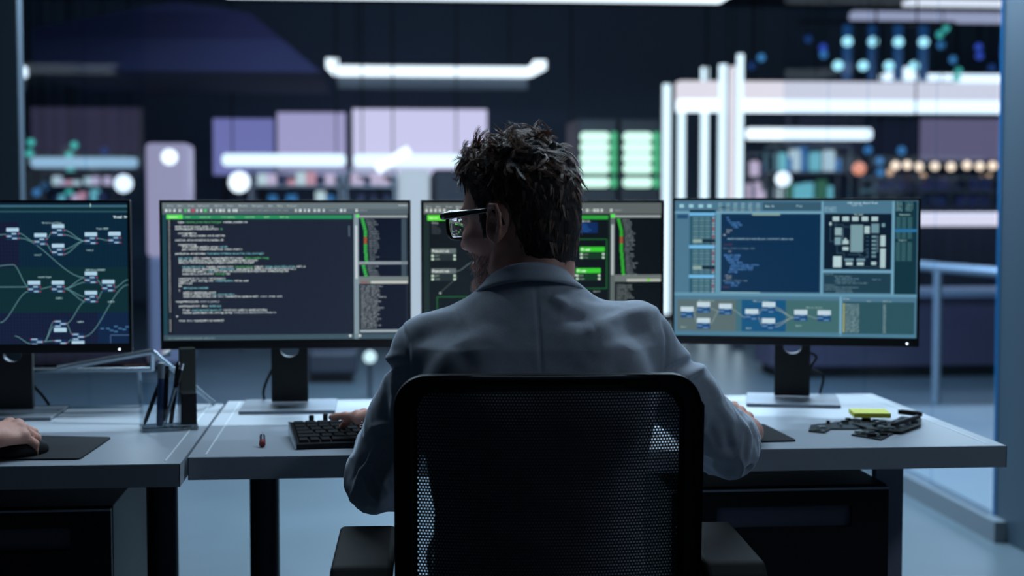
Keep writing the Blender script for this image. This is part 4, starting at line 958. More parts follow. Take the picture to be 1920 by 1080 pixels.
md = fr.modifiers.new('w', 'WELD'); md.merge_threshold = .0005
md = fr.modifiers.new('b', 'BEVEL'); md.width = .006; md.segments = 3; md.limit_method = 'ANGLE'
# mesh panel
b = MB(); nx, nz = 30, 30; vs = []; 
for j in range(nz+1):
    for i in range(nx+1):
        x = (-1+2*i/nx)*(HW-.016); z = ZB+.016+(ZT-ZB-.03)*j/nz
        cx_, cz_ = HW-.05, ZT-.05
        if abs(x) > cx_ and z > cz_:
            d = math.hypot(abs(x)-cx_, z-cz_); 
            if d > .036: k = .036/d; x = math.copysign(cx_+(abs(x)-cx_)*k, x); z = cz_+(z-cz_)*k
        vs.append((x, bow(x, z), z))
b.add(vs, [(j*(nx+1)+i, j*(nx+1)+i+1, (j+1)*(nx+1)+i+1, (j+1)*(nx+1)+i) for j in range(nz) for i in range(nx)], None, True)
b.build('mesh_back', M_mesh, chair)
MB().tube([(x, bow(x, ZT)+.0-.004, ZT-.0035) for x in np.linspace(-HW+.05, HW-.05, 12)], .003, None, 8).build('top_piping', mat('piping_grey', (44, 52, 62), .7), chair)
b = MB(); b.tube(smooth([(0, -.02, .56), (0, -.035, .5), (0, .02, .43), (0, .12, .41)], 5), .03, None, 14); b.box((-.16, -.03, .555), (.16, -.008, .61), bev=.008); b.build('back_support', M_chair, chair)
# seat, arms, column, base, casters
sb = MB(); sb.box((-.245, .03, .425), (.245, .50, .49), bev=.03); so = sb.build('seat', mat('seat_fabric', (16, 17, 20), .8, bump=.3, bscale=500), chair)
MB().box((-.14, .1, .39), (.14, .38, .425), bev=.01).build('seat_mechanism', M_chair, chair)
for s in (-1, 1):
    a = MB(); a.tube(smooth([(s*.15, .22, .41), (s*.255, .22, .42), (s*.285, .2, .5), (s*.285, .17, .655)], 6), [.018]*19, None, 12); ar = a.build('arm', M_chair, chair)
    pd = MB(); x0, x1 = (s*.225, s*.315); pts = [(min(x0, x1), .0), (max(x0, x1), .0), (max(x0, x1)-.008, .26), (min(x0, x1)+.012, .26)]
    # padded top curving down at the rear
    prof = [(-.035, .615), (-.028, .66), (.0, .678), (.26, .682), (.27, .67), (.26, .657), (.03, .65), (.0, .635), (-.01, .61)]
    pd.prism(prof, 0, min(x0, x1), max(x0, x1)); po = pd.build('armrest_pad', mat('armrest_black', (4, 5, 6), .75, spec=.1), ar)
    bv = po.modifiers.new('b', 'BEVEL'); bv.width = .008; bv.segments = 3
MB().cyl((0, .25), .028, .1, .39).build('gas_column', M_chair, chair)
b = MB()
for k in range(5):
    a = 2*math.pi*k/5+.3; b.tube([(0, .25, .115), (.3*math.cos(a), .25+.3*math.sin(a), .075)], [.026, .016], None, 10)
b.cyl((0, .25), .045, .08, .14); base = b.build('star_base', M_chair, chair)
for k in range(5):
    a = 2*math.pi*k/5+.3; cx_, cy_ = .3*math.cos(a), .25+.3*math.sin(a)
    MB().tube([(cx_-.022, cy_, .029), (cx_+.022, cy_, .029)], .028, None, 16).tube([(cx_, cy_, .05), (cx_, cy_, .08)], .008, None, 8).build('caster', M_black, base)
# ================================================================= PEOPLE (implicit surfaces polygonised here)
class Field:
    def __init__(s, lo, hi, h):
        s.lo = np.array(lo, float); s.h = h; s.n = np.ceil((np.array(hi)-s.lo)/h).astype(int)+1
        s.D = np.full(s.n, .2, np.float32)
        s.ax = [(s.lo[i]+h*np.arange(s.n[i])).astype(np.float32) for i in range(3)]
    def sub(s, lo, hi, m):
        sl = []; 
        for i in range(3):
            a = int(np.clip(np.floor((lo[i]-m-s.lo[i])/s.h), 0, s.n[i])); b = int(np.clip(np.ceil((hi[i]+m-s.lo[i])/s.h)+1, 0, s.n[i])); sl.append(slice(a, b))
        sl = tuple(sl); return sl, (s.ax[0][sl[0]][:, None, None], s.ax[1][sl[1]][None, :, None], s.ax[2][sl[2]][None, None, :])
    def put(s, sl, d, k, op='u'):
        A = s.D[sl]
        if A.size == 0: return
        if op == 'u':
            if k <= 0: s.D[sl] = np.minimum(A, d)
            else: hh = np.maximum(k-np.abs(A-d), 0)/k; s.D[sl] = np.minimum(A, d)-hh*hh*k*.25
        elif op == 's':
            d = -d
            if k <= 0: s.D[sl] = np.maximum(A, d)
            else: hh = np.maximum(k-np.abs(A-d), 0)/k; s.D[sl] = np.maximum(A, d)+hh*hh*k*.25
    def cone(s, a, b, ra, rb, k=.01, op='u'):
        a = np.array(a, float); b = np.array(b, float); R = max(ra, rb); lo = np.minimum(a, b)-R; hi = np.maximum(a, b)+R
        sl, (x, y, z) = s.sub(lo, hi, max(k, .004)+.006); d = b-a; L2 = max(float(d@d), 1e-12)
        t = np.clip(((x-a[0])*d[0]+(y-a[1])*d[1]+(z-a[2])*d[2])/L2, 0, 1)
        q = np.sqrt((x-a[0]-t*d[0])**2+(y-a[1]-t*d[1])**2+(z-a[2]-t*d[2])**2)-(ra+(rb-ra)*t)
        s.put(sl, q.astype(np.float32), k, op)
    def chain(s, pts, rs, k=.008, op='u'):
        for i in range(len(pts)-1): s.cone(pts[i], pts[i+1], rs[i], rs[i+1], k, op)
    def ell(s, c, r, B=None, k=.01, op='u'):
        """ellipsoid at world c with axis lengths r along the rows of B"""
        c = np.array(c, float); r = np.array(r, float); B = np.eye(3) if B is None else np.array(B)
        ext = np.sqrt(((B*r[:, None])**2).sum(0)); sl, (x, y, z) = s.sub(c-ext, c+ext, max(k, .004)+.006)
        u = [((x-c[0])*B[i, 0]+(y-c[1])*B[i, 1]+(z-c[2])*B[i, 2]) for i in range(3)]
        k0 = np.sqrt(sum((u[i]/r[i])**2 for i in range(3))); k1 = np.sqrt(sum((u[i]/r[i]**2)**2 for i in range(3)))+1e-9
        s.put(sl, (k0*(k0-1)/k1).astype(np.float32), k, op)
    def loft(s, rows, e=2.5, k=.02, grow=0.0):
        """vertical stack of superellipses: rows of (z, cx, cy, a, b)"""
        R = np.array(rows, float); zz = R[:, 0]
        sl, (x, y, z) = s.sub([R[:, 1].min()-R[:, 3].max(), R[:, 2].min()-R[:, 4].max(), zz[0]], [R[:, 1].max()+R[:, 3].max(), R[:, 2].max()+R[:, 4].max(), zz[-1]], .04)
        zf = z.ravel(); sm = lambda j: np.interp(zf, zz, R[:, j])[None, None, :].astype(np.float32)
        cx, cy, a, b = sm(1), sm(2), sm(3)+grow, sm(4)+grow
        q = (np.abs((x-cx)/a)**e+np.abs((y-cy)/b)**e)**(1/e); d = (q-1)*np.minimum(a, b)
        cap = np.maximum(z-zz[-1], zz[0]-z); d = np.maximum(d, cap).astype(np.float32); s.put(sl, d, k)
    def mesh(s):
        D = s.D; h = s.h; n = D.shape
        ins = D < 0
        c = ins[:-1, :-1, :-1].astype(np.int8)
        for dx in (0, 1):
            for dy in (0, 1):
                for dz in (0, 1):
                    if dx+dy+dz: c = c+ins[dx:n[0]-1+dx, dy:n[1]-1+dy, dz:n[2]-1+dz]
        act = (c > 0) & (c < 8); idx = np.argwhere(act); N = len(idx)
        vid = np.full(act.shape, -1, np.int32); vid[act] = np.arange(N)
        acc = np.zeros((N, 3)); cnt = np.zeros(N); cor = [(dx, dy, dz) for dx in (0, 1) for dy in (0, 1) for dz in (0, 1)]
        V = {q: D[idx[:, 0]+q[0], idx[:, 1]+q[1], idx[:, 2]+q[2]].astype(float) for q in cor}
        for q in cor:
            for ax in range(3):
                if q[ax] == 0:
                    p = list(q); p[ax] = 1; p = tuple(p); a, b = V[q], V[p]; m = (a < 0) != (b < 0); t = np.where(m, a/np.where(m, a-b, 1), 0)
                    pt = np.tile(np.array(q, float), (N, 1)); pt[:, ax] += t; acc += pt*m[:, None]; cnt += m
        verts = (idx+acc/cnt[:, None])*h+s.lo
        quads = []
        for ax in range(3):
            a, b = (ax+1) % 3, (ax+2) % 3
            s0 = [slice(None)]*3; s1 = [slice(None)]*3; s0[ax] = slice(0, -1); s1[ax] = slice(1, None)
            e = ins[tuple(s0)] != ins[tuple(s1)]; E = np.argwhere(e)
            ok = (E[:, a] > 0) & (E[:, b] > 0) & (E[:, a] < n[a]-1) & (E[:, b] < n[b]-1); E = E[ok]
            def vv(da, db): q = E.copy(); q[:, a] += da; q[:, b] += db; return vid[q[:, 0], q[:, 1], q[:, 2]]
            Q = np.stack([vv(-1, -1), vv(0, -1), vv(0, 0), vv(-1, 0)], 1); fl = ins[E[:, 0], E[:, 1], E[:, 2]]
            Q[~fl] = Q[~fl][:, ::-1]; quads.append(Q)
        return verts, np.concatenate(quads)
def npmesh(name, v, q, m, parent=None, smooth=True):
    me = bpy.data.meshes.new(name); v = np.asarray(v, np.float32); q = np.asarray(q, np.int32); k = q.shape[1]
    me.vertices.add(len(v)); me.vertices.foreach_set('co', v.ravel()); me.loops.add(q.size); me.loops.foreach_set('vertex_index', q.ravel())
    me.polygons.add(len(q)); me.polygons.foreach_set('loop_start', np.arange(0, q.size, k, dtype=np.int32)); me.polygons.foreach_set('use_smooth', np.full(len(q), smooth))
    me.update(calc_edges=True); me.validate(); me.materials.append(m); o = bpy.data.objects.new(name, me); COL.objects.link(o)
    if parent: o.parent = parent
    return o
def vnormals(v, q):
    d1 = v[q[:, 2]]-v[q[:, 0]]; d2 = v[q[:, 3]]-v[q[:, 1]]; fn = np.cross(d1, d2); N = np.zeros_like(v)
    for i in range(4): np.add.at(N, q[:, i], fn)
    return N/(np.linalg.norm(N, axis=1, keepdims=True)+1e-12)
def relax(v, q, it=2, lam=.5):
    for _ in range(it):
        A = np.zeros_like(v); c = np.zeros(len(v))
        for i in range(4):
            a, b = q[:, i], q[:, (i+1) % 4]; np.add.at(A, a, v[b]); np.add.at(c, a, 1); np.add.at(A, b, v[a]); np.add.at(c, b, 1)
        v = v+lam*(A/np.maximum(c, 1)[:, None]-v)
    return v
def vnoise(p, sc, seed=0):
    """smooth value noise"""
    r = np.random.default_rng(seed); T = r.random((32, 32, 32)).astype(np.float32)*2-1; q = p*sc; i = np.floor(q).astype(int); f = q-i; f = f*f*(3-2*f); out = 0
    for dx in (0, 1):
        for dy in (0, 1):
            for dz in (0, 1):
                w_ = (f[:, 0] if dx else 1-f[:, 0])*(f[:, 1] if dy else 1-f[:, 1])*(f[:, 2] if dz else 1-f[:, 2])
                out = out+w_*T[(i[:, 0]+dx) % 32, (i[:, 1]+dy) % 32, (i[:, 2]+dz) % 32]
    return out

# materials for people
def skinmat():
    m = mat('skin', (216, 160, 144), .5, noise=.12, nscale=60, bump=.25, bscale=600)
    b = m.node_tree.nodes['Principled BSDF']; b.inputs['Subsurface Weight'].default_value = .12; b.inputs['Subsurface Scale'].default_value = .01
    b.inputs['Subsurface Radius'].default_value = (1, .35, .2); return m
M_skin = skinmat()
def wool(name, c):
    m = mat(name, c, .85, noise=.14, nscale=260, bump=.35, bscale=1400, sheen=.9, spec=.2)
    b = m.node_tree.nodes['Principled BSDF']; b.inputs['Sheen Roughness'].default_value = .32; b.inputs['Sheen Tint'].default_value = (.75, .85, 1, 1); return m
M_wool = wool('wool_grey', (172, 178, 190)); M_dkw = wool('wool_navy', (30, 34, 46)); M_trou = wool('trouser_charcoal', (28, 30, 38))
M_hair = mat('hair_brown', (132, 102, 86), .38, noise=.3, nscale=90, spec=.6); M_hcap = mat('hair_dark', (44, 35, 32), .7, noise=.3, nscale=120, bump=.6, bscale=350, stretch=(1, 1, .3))
M_beard = mat('beard_grey', (165, 150, 140), .5); M_shoe = mat('shoe_black', (18, 18, 20), .3)

LENS = bpy.data.materials.new('lens_glass'); LENS.use_nodes = True; LENS.node_tree.nodes.clear()
_o = LENS.node_tree.nodes.new('ShaderNodeOutputMaterial'); _g = LENS.node_tree.nodes.new('ShaderNodeBsdfGlass'); _g.inputs['Roughness'].default_value = 0; _g.inputs['IOR'].default_value = 1.5
LENS.node_tree.links.new(_g.outputs[0], _o.inputs[0])

def hand(F, W, d, n, s, curl, wr=.027, thumb=(.5, .75, -.35), spread=.12, sc=1.0):
    W, d, n = [np.array(q, float) for q in (W, d, n)]; d /= np.linalg.norm(d); n -= d*(n@d); n /= np.linalg.norm(n); t = s*np.cross(d, n); t /= np.linalg.norm(t)
    lat = [.027, .009, -.009, -.026]; fwd = [.086, .091, .086, .076]; lens = [(.041, .024, .019), (.045, .028, .02), (.041, .026, .019), (.032, .02, .017)]; rad = [(.0098, .0088, .0080, .0070), (.0098, .0088, .008, .007), (.0094, .0084, .0077, .0066), (.0086, .0076, .0068, .006)]
    K = []
    for i in range(4):
        k_ = W+d*fwd[i]*sc+t*lat[i]*sc+n*(.004 if i in (1, 2) else .0); K.append(k_)
        F.cone(W+t*lat[i]*.5*sc, k_-n*.004, .0165*sc, .0108*sc, .010)
    F.cone(W+t*.012+d*.03, W-t*.012+d*.03, .016, .015, .012)
    for i in range(4):
        dd = d+t*(lat[i]/.027*spread); dd /= np.linalg.norm(dd); p = K[i]; c = curl[i] if isinstance(curl[i], (tuple, list)) else (curl[i],)*3
        F.cone(p-n*.001, p+n*.002, .0112, .0110, .004)
        ang = 0; 
        for j in range(3):
            ang += c[j]; v = dd*math.cos(ang)-n*math.sin(ang); p2 = p+v*lens[i][j]*sc; F.cone(p, p2, rad[i][j], rad[i][j+1], .002 if j else .005)
            F.ell(p, (rad[i][j]*1.12,)*3, None, .003); p = p2
    tb = W+d*.022+t*.022-n*.006; td = d*thumb[0]+t*thumb[1]+n*thumb[2]; td /= np.linalg.norm(td)
    F.cone(W+d*.01+t*.008-n*.004, tb+td*.02, .016, .015, .012); p = tb+td*.036; F.cone(tb, p, .0155, .0115, .008)
    td2 = td+d*.45-t*.25; td2 /= np.linalg.norm(td2); p2 = p+td2*.031; F.cone(p, p2, .011, .0095, .004); td3 = td2+d*.3-t*.25-n*.15; td3 /= np.linalg.norm(td3); F.cone(p2, p2+td3*.024, .0098, .0075, .003)
    return K

def make_person(label, off, hd, arms, detail, wool_m, folds=(), cuff=(.95, .95)):
    """off: shift of the torso; hd: (head origin, yaw to the left, pitch down); arms: joints per side; detail: full hair or only the cap"""
    off = np.array(off, float); O, yaw, pitch = np.array(hd[0], float), math.radians(hd[1]), math.radians(hd[2])
    f = np.array([-math.sin(yaw)*math.cos(pitch), math.cos(yaw)*math.cos(pitch), -math.sin(pitch)]); l = np.array([-math.cos(yaw), -math.sin(yaw), 0]); u = np.cross(f, l); B = np.array([f, l, u])
    L = lambda a, b, c: O+f*a+l*b+u*c
    loc = lambda v: (v-O) @ B.T
    SL, EL, WL, SR, ER, WR = [np.array(arms[k], float) for k in ('SL', 'EL', 'WL', 'SR', 'ER', 'WR')]
    TR = [(.46, .262, 2.44, .172, .125), (.55, .262, 2.43, .172, .125), (.64, .26, 2.41, .166, .120), (.72, .257, 2.395, .163, .114), (.80, .254, 2.38, .172, .116), (.87, .251, 2.37, .186, .118), (.93, .249, 2.362, .192, .114), (.98, .248, 2.36, .178, .102), (1.01, .247, 2.362, .14, .088), (1.04, .245, 2.366, .102, .074), (1.062, .243, 2.37, .076, .064), (1.082, .242, 2.374, .064, .058), (1.095, .242, 2.376, .05, .05)]
    TR = [(z+off[2], cx+off[0], cy+off[1], a, b) for z, cx, cy, a, b in TR]
    NB = np.array([.250, 2.368, 1.03])+off
    allp = np.array([SL, EL, WL, SR, ER, WR, O]+[WL+np.array([0, .2, 0]), WR+np.array([0, .2, 0])])
    lo = np.minimum(allp.min(0)-.16, [1e9, 1e9, .66]); hi = allp.max(0)+.16; lo[2] = .62
    h = .003 if detail else .0042
    F = Field(lo, hi, h)
    F.loft([r for r in TR if r[0] > .6], 2.4, .02, grow=-.016)
    # head
    F.ell(L(-.008, 0, .030), (.089, .0715, .080), B, .01); F.ell(L(.012, 0, .026), (.079, .067, .074), B, .02)
    F.ell(L(.030, 0, -.030), (.058, .057, .078), B, .02)
    for s in (1, -1):
        F.chain([L(-.004, s*.054, -.045), L(.008, s*.050, -.078), L(.045, s*.032, -.098), L(.074, 0, -.105)], [.016, .015, .016, .019], .018)
        F.ell(L(.060, s*.040, -.030), (.022, .020, .020), B, .02); F.cone(L(.084, s*.006, .016), L(.078, s*.044, .012), .0085, .008, .012)
        F.ell(L(.094, s*.031, -.006), (.014, .016, .011), B, .010, 's'); F.ell(L(.074, s*.031, -.005), (.0125, .0125, .0125), B, .001)
        F.cone(L(.080, s*.02, .000), L(.077, s*.042, .000), .0045, .004, .004)
        F.cone(L(.099, s*.010, -.040), L(.092, s*.014, -.040), .0065, .006, .006)
        F.cone(L(.095, 0, -.066), L(.083, s*.024, -.071), .0055, .003, .006); F.cone(L(.094, 0, -.077), L(.083, s*.022, -.076), .006, .003, .006)
        # ear: bowl, rim, lobe
        q = lambda a, b_, c: L(-.012+a*.9, s*(.0755+b_), -.012+c*.88)
        Be = np.array([f*.92-l*s*.0+u*.25, l*s-f*.45, u]); Be = np.array([x/np.linalg.norm(x) for x in Be])
        F.ell(q(-.004, .005, .0), (.017, .005, .029), np.array([Be[0], Be[1], np.cross(Be[0], Be[1])]), .006)
        F.chain([q(.010, .001, .006), q(.012, .006, .020), q(.002, .012, .031), q(-.012, .016, .029), q(-.020, .018, .014), q(-.018, .016, -.004), q(-.008, .011, -.020), q(.002, .006, -.030)], [.003, .0034, .0038, .0040, .0038, .0036, .0036, .0052], .003)
        F.chain([q(-.002, .009, .014), q(-.009, .012, .004), q(-.007, .011, -.010)], [.0026, .003, .0028], .003)
        F.ell(q(.001, .012, -.002), (.007, .006, .010), B, .004, 's'); F.ell(q(.008, .003, -.006), (.004, .004, .006), B, .003)
    F.chain([L(.088, 0, .006), L(.101, 0, -.018), L(.112, 0, -.036)], [.007, .0085, .0095], .010); F.ell(L(.088, 0, -.105), (.012, .017, .012), B, .012)
    F.ell(L(.03, 0, -.078), (.045, .036, .03), B, .02)
    F.chain([L(-.025, .0, -.04), L(-.030, 0, -.085), NB], [.053, .050, .052], .02); F.cone(L(.03, 0, -.08), NB+np.array([0, .03, -.01]), .035, .045, .03)
    F.chain([NB-[0, 0, .03], NB-[.0, .0, .12]], [.05, .09], .03)
    # arms and hands
    for (S_, E_, W_p) in ((SL, EL, WL), (SR, ER, WR)): F.chain([S_, E_], [.048, .038], .02); F.chain([E_, E_*.4+W_p*.6, W_p], [.038, .033, .024], .01)
    F.cone(SL, NB-[.04, 0, .07], .048, .06, .03); F.cone(SR, NB-[-.04, 0, .07], .048, .06, .03)
    hand(F, WL, *arms['handL']); hand(F, WR, *arms['handR'])
    v, q = F.mesh(); v = relax(v, q, 1, .3)
    body = npmesh('person', v, q, M_skin); tag(body, label, 'person')
    N = vnormals(v, q); P_l = loc(v)
    # ---------------- hair: cap and strands
    poly = np.array([(.097, .078), (.13, .10), (.12, .17), (-.15, .17), (-.15, -.05), (-.10, -.078), (-.06, -.086), (-.040, -.066), (-.031, -.035), (-.031, .012), (-.022, .024), (.002, .024), (.010, .012), (.012, -.028), (.026, -.032), (.030, -.005), (.036, .026), (.050, .046), (.072, .058)])
    def psd(px_, py_):
        d = np.full(px_.shape, 1e9); ins = np.zeros(px_.shape, bool); n = len(poly)
        for i in range(n):
            a, b = poly[i-1], poly[i]; e = b-a; wx, wy = px_-a[0], py_-a[1]; t = np.clip((wx*e[0]+wy*e[1])/(e@e), 0, 1); d = np.minimum(d, (wx-t*e[0])**2+(wy-t*e[1])**2)
            c = (a[1] > py_) != (b[1] > py_); ins ^= c & (px_ < (b[0]-a[0])*(py_-a[1])/(b[1]-a[1]+1e-12)+a[0])
        return np.where(ins, -1, 1)*np.sqrt(d)
    H = Field(O-.17, O+.19, .0028)
    H.ell(L(-.010, 0, .032), (.0970, .0780, .0875), B, .01); H.ell(L(-.002, 0, .058), (.085, .068, .058), B, .02); H.ell(L(.046, .0, .076), (.038, .050, .034), B, .02)
    H.chain([L(-.044, 0, -.02), L(-.034, 0, -.078)], [.056, .0515], .02)
    for s in (1, -1): H.ell(L(.012, s*.060, .0), (.03, .0125, .045), B, .01)
    sl, (gx, gy, gz) = H.sub(O-.17, O+.19, 0); gp = np.stack(np.broadcast_arrays(gx-O[0], gy-O[1], gz-O[2]), -1).reshape(-1, 3) @ B.T.astype(np.float32)
    near = np.abs(H.D[sl].ravel()) < .05; pd = np.full(len(gp), .2, np.float32); pd[near] = psd(gp[near, 0], gp[near, 2]); pd = pd.reshape(H.D[sl].shape)
    # ear clearance
    A = H.D[sl]; k = .008; hh = np.maximum(k-np.abs(A-pd), 0)/k; H.D[sl] = np.maximum(A, pd)+hh*hh*k*.25
    hv, hq = H.mesh(); hv = relax(hv, hq, 2, .4); hn = vnormals(hv, hq); hl = loc(hv)
    top = np.clip((hl[:, 2]-.03)/.07, 0, 1)
    wob = np.stack([hl[:, 0]*60+2.2*np.sin(hl[:, 2]*55), hl[:, 1]*95+2*np.sin(hl[:, 0]*48), hl[:, 2]*26], 1)
    hv = hv+hn*((vnoise(wob, 1.0, 3)*(.0022+.0062*top)+vnoise(wob*2.3, 1.0, 5)*(.001+.0022*top))[:, None])
    npmesh('hair', hv, hq, M_hcap, body)
    hn = vnormals(hv, hq); hl = loc(hv)
    def strands(name, roots, nrm, dirs, lens, wav, rad, m, seg=7, lift=.3, droop=.0, seed=1):
        r = np.random.default_rng(seed); n = len(roots); t = np.linspace(0, 1, seg)[None, :, None]
        dirs = dirs/np.linalg.norm(dirs, axis=1, keepdims=True); sd = np.cross(dirs, nrm); ph = r.random((n, 1, 1))*6.28; fq = 3+r.random((n, 1, 1))*4
        Lr = lens[:, None, None]; lf = lift if np.ndim(lift) == 0 else lift[:, None, None]
        p = roots[:, None]-nrm[:, None]*.002+dirs[:, None]*t*Lr+nrm[:, None]*(lf*np.sin(t*2.2)*Lr)+sd[:, None]*np.sin(ph+t*fq)*wav[:, None, None]*t*Lr+nrm[:, None]*np.cos(ph*1.7+t*fq)*wav[:, None, None]*t*Lr*.5
        p[:, :, 2] -= (t[:, :, 0]**2)*droop*Lr[:, :, 0]
        tg = np.gradient(p, axis=1); tg /= np.linalg.norm(tg, axis=2, keepdims=True)+1e-9; a = np.cross(tg, nrm[:, None]); a /= np.linalg.norm(a, axis=2, keepdims=True)+1e-9; b = np.cross(tg, a)
        rr = rad*(1-.75*t**2)
        ring = np.stack([p+rr*(a*math.cos(w_)+b*math.sin(w_)) for w_ in (0, 2.09, 4.19)], 2).reshape(-1, 3)
        base = (np.arange(n)*seg*3)[:, None, None]; j = (np.arange(seg-1)*3)[None, :, None]; kk = np.arange(3)[None, None, :]; k2 = (np.arange(3)+1) % 3
        Q = np.stack([base+j+kk, base+j+k2[None, None, :], base+j+3+k2[None, None, :], base+j+3+kk], -1).reshape(-1, 4)
        return npmesh(name, ring, Q, m, body)
    if detail:
        r = np.random.default_rng(5)
        def locks(name, sel, count, per, length, rad, m, curl, spread, lift, seed, bias=0.0):
            """groups of hairs that share one path and draw together at the tip"""
            r = np.random.default_rng(seed); ii = r.choice(sel, count); c, nn, ll = hv[ii], hn[ii], hl[ii]; tp = np.clip((ll[:, 2]-.045)/.05, 0, 1)
            bd = np.stack([-.22+1.0*tp, .45*tp*np.sign(ll[:, 1]+.01), -1+1.0*tp], 1)+np.stack([vnoise(ll, 42, 21), vnoise(ll, 42, 22), vnoise(ll, 42, 23)], 1)*(.30+1.1*tp)[:, None]
            bd[ll[:, 0] < -.05] += [.12, 0, -.4]
            dw = bd @ B; dw -= nn*(dw*nn).sum(1, keepdims=True); dw /= np.linalg.norm(dw, axis=1, keepdims=True); sd = np.cross(nn, dw)
            Ln = (length[0]+(length[1]-length[0])*tp)*(.75+.5*r.random(count))*np.where((ll[:, 0] > 0) & (ll[:, 2] < .025), .3, 1)*np.where(ll[:, 2] < -.045, .5, 1); kc = (curl[0]+(curl[1]-curl[0])*tp)*r.choice([-1, 1], count)*(.6+.8*r.random(count)); lf = lift[0]+(lift[1]-lift[0])*tp
            seg = 9; n = count*per; rep = lambda x: np.repeat(x, per, axis=0)
            jit = r.normal(0, 1, (n, 3)); N2, D2, S2 = rep(nn), rep(dw), rep(sd); jit -= N2*(jit*N2).sum(1, keepdims=True); jit *= spread
            L2 = rep(Ln)*(.85+.3*r.random(n)); K2 = rep(kc)*(.9+.2*r.random(n)); F2 = rep(lf)*(.7+.6*r.random(n)); base = rep(c)-N2*.0015
            pts = np.zeros((n, seg, 3)); p = base.copy(); st = L2/(seg-1)
            for k in range(seg):
                t = k/(seg-1); pts[:, k] = p+jit*(1-.75*t)
                a = K2*t; e = F2*(1-2.1*t)
                v_ = (D2*np.cos(a)[:, None]+S2*np.sin(a)[:, None]); v_ = v_*np.cos(e)[:, None]+N2*np.sin(e)[:, None]; p = p+v_*st[:, None]
            t = np.linspace(0, 1, seg)[None, :, None]; tg = np.gradient(pts, axis=1); tg /= np.linalg.norm(tg, axis=2, keepdims=True)+1e-9
            a_ = np.cross(tg, N2[:, None]); a_ /= np.linalg.norm(a_, axis=2, keepdims=True)+1e-9; b_ = np.cross(tg, a_); rr = rad*(1-.7*t**2)
            ring = np.stack([pts+rr*(a_*math.cos(w_)+b_*math.sin(w_)) for w_ in (0, 2.09, 4.19)], 2).reshape(-1, 3)
            b0 = (np.arange(n)*seg*3)[:, None, None]; j = (np.arange(seg-1)*3)[None, :, None]; kk = np.arange(3)[None, None, :]; k2 = ((np.arange(3)+1) % 3)[None, None, :]
            Q = np.stack([b0+j+kk, b0+j+k2, b0+j+3+k2, b0+j+3+kk], -1).reshape(-1, 4)
            return npmesh(name, ring, Q, m, body)
        al = np.arange(len(hv)); tops = np.where(hl[:, 2] > .058)[0]
        locks('hair_locks', al, 1500, 9, (.024, .034), .00042, M_hair, (.3, 1.8), .0021, (.0, .16), 41)
        locks('top_curls', tops, 380, 16, (.030, .038), .00040, M_hair, (1.2, 2.3), .0020, (.08, .26), 42)
        fr_ = np.where((hl[:, 2] > .05) & (hl[:, 0] > .035))[0]
        locks('loose_curls', fr_, 50, 3, (.03, .040), .00030, M_hair, (1.5, 3.4), .0025, (.35, .6), 43)
        # sideburn, beard and moustache
        lu = P_l; m1 = (lu[:, 0] > .004) & (lu[:, 0] < .11) & (lu[:, 2] < -.048-.0*lu[:, 0]) & (lu[:, 2] > -.128) & ((N @ f > .0) | (np.abs(N @ l) > .3) | (N @ u < -.3)) & (np.abs(lu[:, 1]) < .066)
        m1 &= (lu[:, 2] < -.05-.25*np.clip(.06-lu[:, 0], 0, .05)) & ((v-NB) @ u > .035)
        m2 = (lu[:, 0] > .078) & (lu[:, 2] < -.046) & (lu[:, 2] > -.066) & (np.abs(lu[:, 1]) < .03)
        sel = np.where((m1 | m2) & ~((lu[:, 0] > .09) & (lu[:, 2] > -.083) & (lu[:, 2] < -.064)))[0]
        jj = r.choice(sel, 3200); rt_, nn = v[jj], N[jj]; dw = np.tile(f*.35-u*1.0, (len(jj), 1))+r.normal(0, .3, (len(jj), 3)); dw = dw-nn*(dw*nn).sum(1, keepdims=True)*.6
        strands('beard', rt_, nn, dw, .004+.005*r.random(len(jj)), np.full(len(jj), .15), .00022, M_beard, seg=4, lift=.45, seed=12)
        # glasses
        M_fr = mat('spectacle_frame', (14, 13, 15), .25)
        fb = MB()
        for s in (1, -1):
            cx_, cz_ = s*.0335, -.006; ring = [(cx_+(.0285*math.copysign(abs(math.cos(a))**.55, math.cos(a))), cz_+.0205*math.copysign(abs(math.sin(a))**.6, math.sin(a))) for a in np.linspace(0, 2*math.pi, 33)]
            fb.tube([L(.108-.010*abs(x)/.06, x, z) for x, z in ring], [.0024 if z < cz_+.012 else .0048 for x, z in ring], None, 8)
        fb.tube([L(.110, -.008, .002), L(.112, 0, .004), L(.110, .008, .002)], .0024, None, 8)
        g = fb.build('spectacles', M_fr, body, 'dark framed spectacles')
        for s in (1, -1):
            MB().tube([L(.099, s*.061, .009), L(.096, s*.0715, .009), L(.085, s*.0755, .009), L(.03, s*.079, .009), L(-.008, s*.083, .009), L(-.022, s*.084, .002), L(-.03, s*.083, -.016)], [.005, .0062, .006, .0048, .0038, .003, .0022], None, 10).build('temple_arm', M_fr, g)
            lb = MB(); cx_, cz_ = s*.0335, -.006; nr, na = 7, 40; vs = []
            for side in (0, 1):
                for i in range(nr):
                    for k in range(na):
                        a = 2*math.pi*k/na; q_ = i/(nr-1); x = .028*q_*math.copysign(abs(math.cos(a))**.55, math.cos(a)); z = .020*q_*math.copysign(abs(math.sin(a))**.6, math.sin(a))
                        fr0 = .1085-.010*abs(cx_+x)/.06; vs.append(L(fr0 if side == 0 else fr0-.0012-(x*x+z*z)/(2*.12), cx_+x, cz_+z))
            for side in (0, 1):
                o_s = side*nr*na
                lb.add(vs[o_s:o_s+nr*na], [(i*na+k, i*na+(k+1) % na, (i+1)*na+(k+1) % na, (i+1)*na+k) for i in range(nr-1) for k in range(na)], None, True)
            e0 = (nr-1)*na; e1 = nr*na+(nr-1)*na
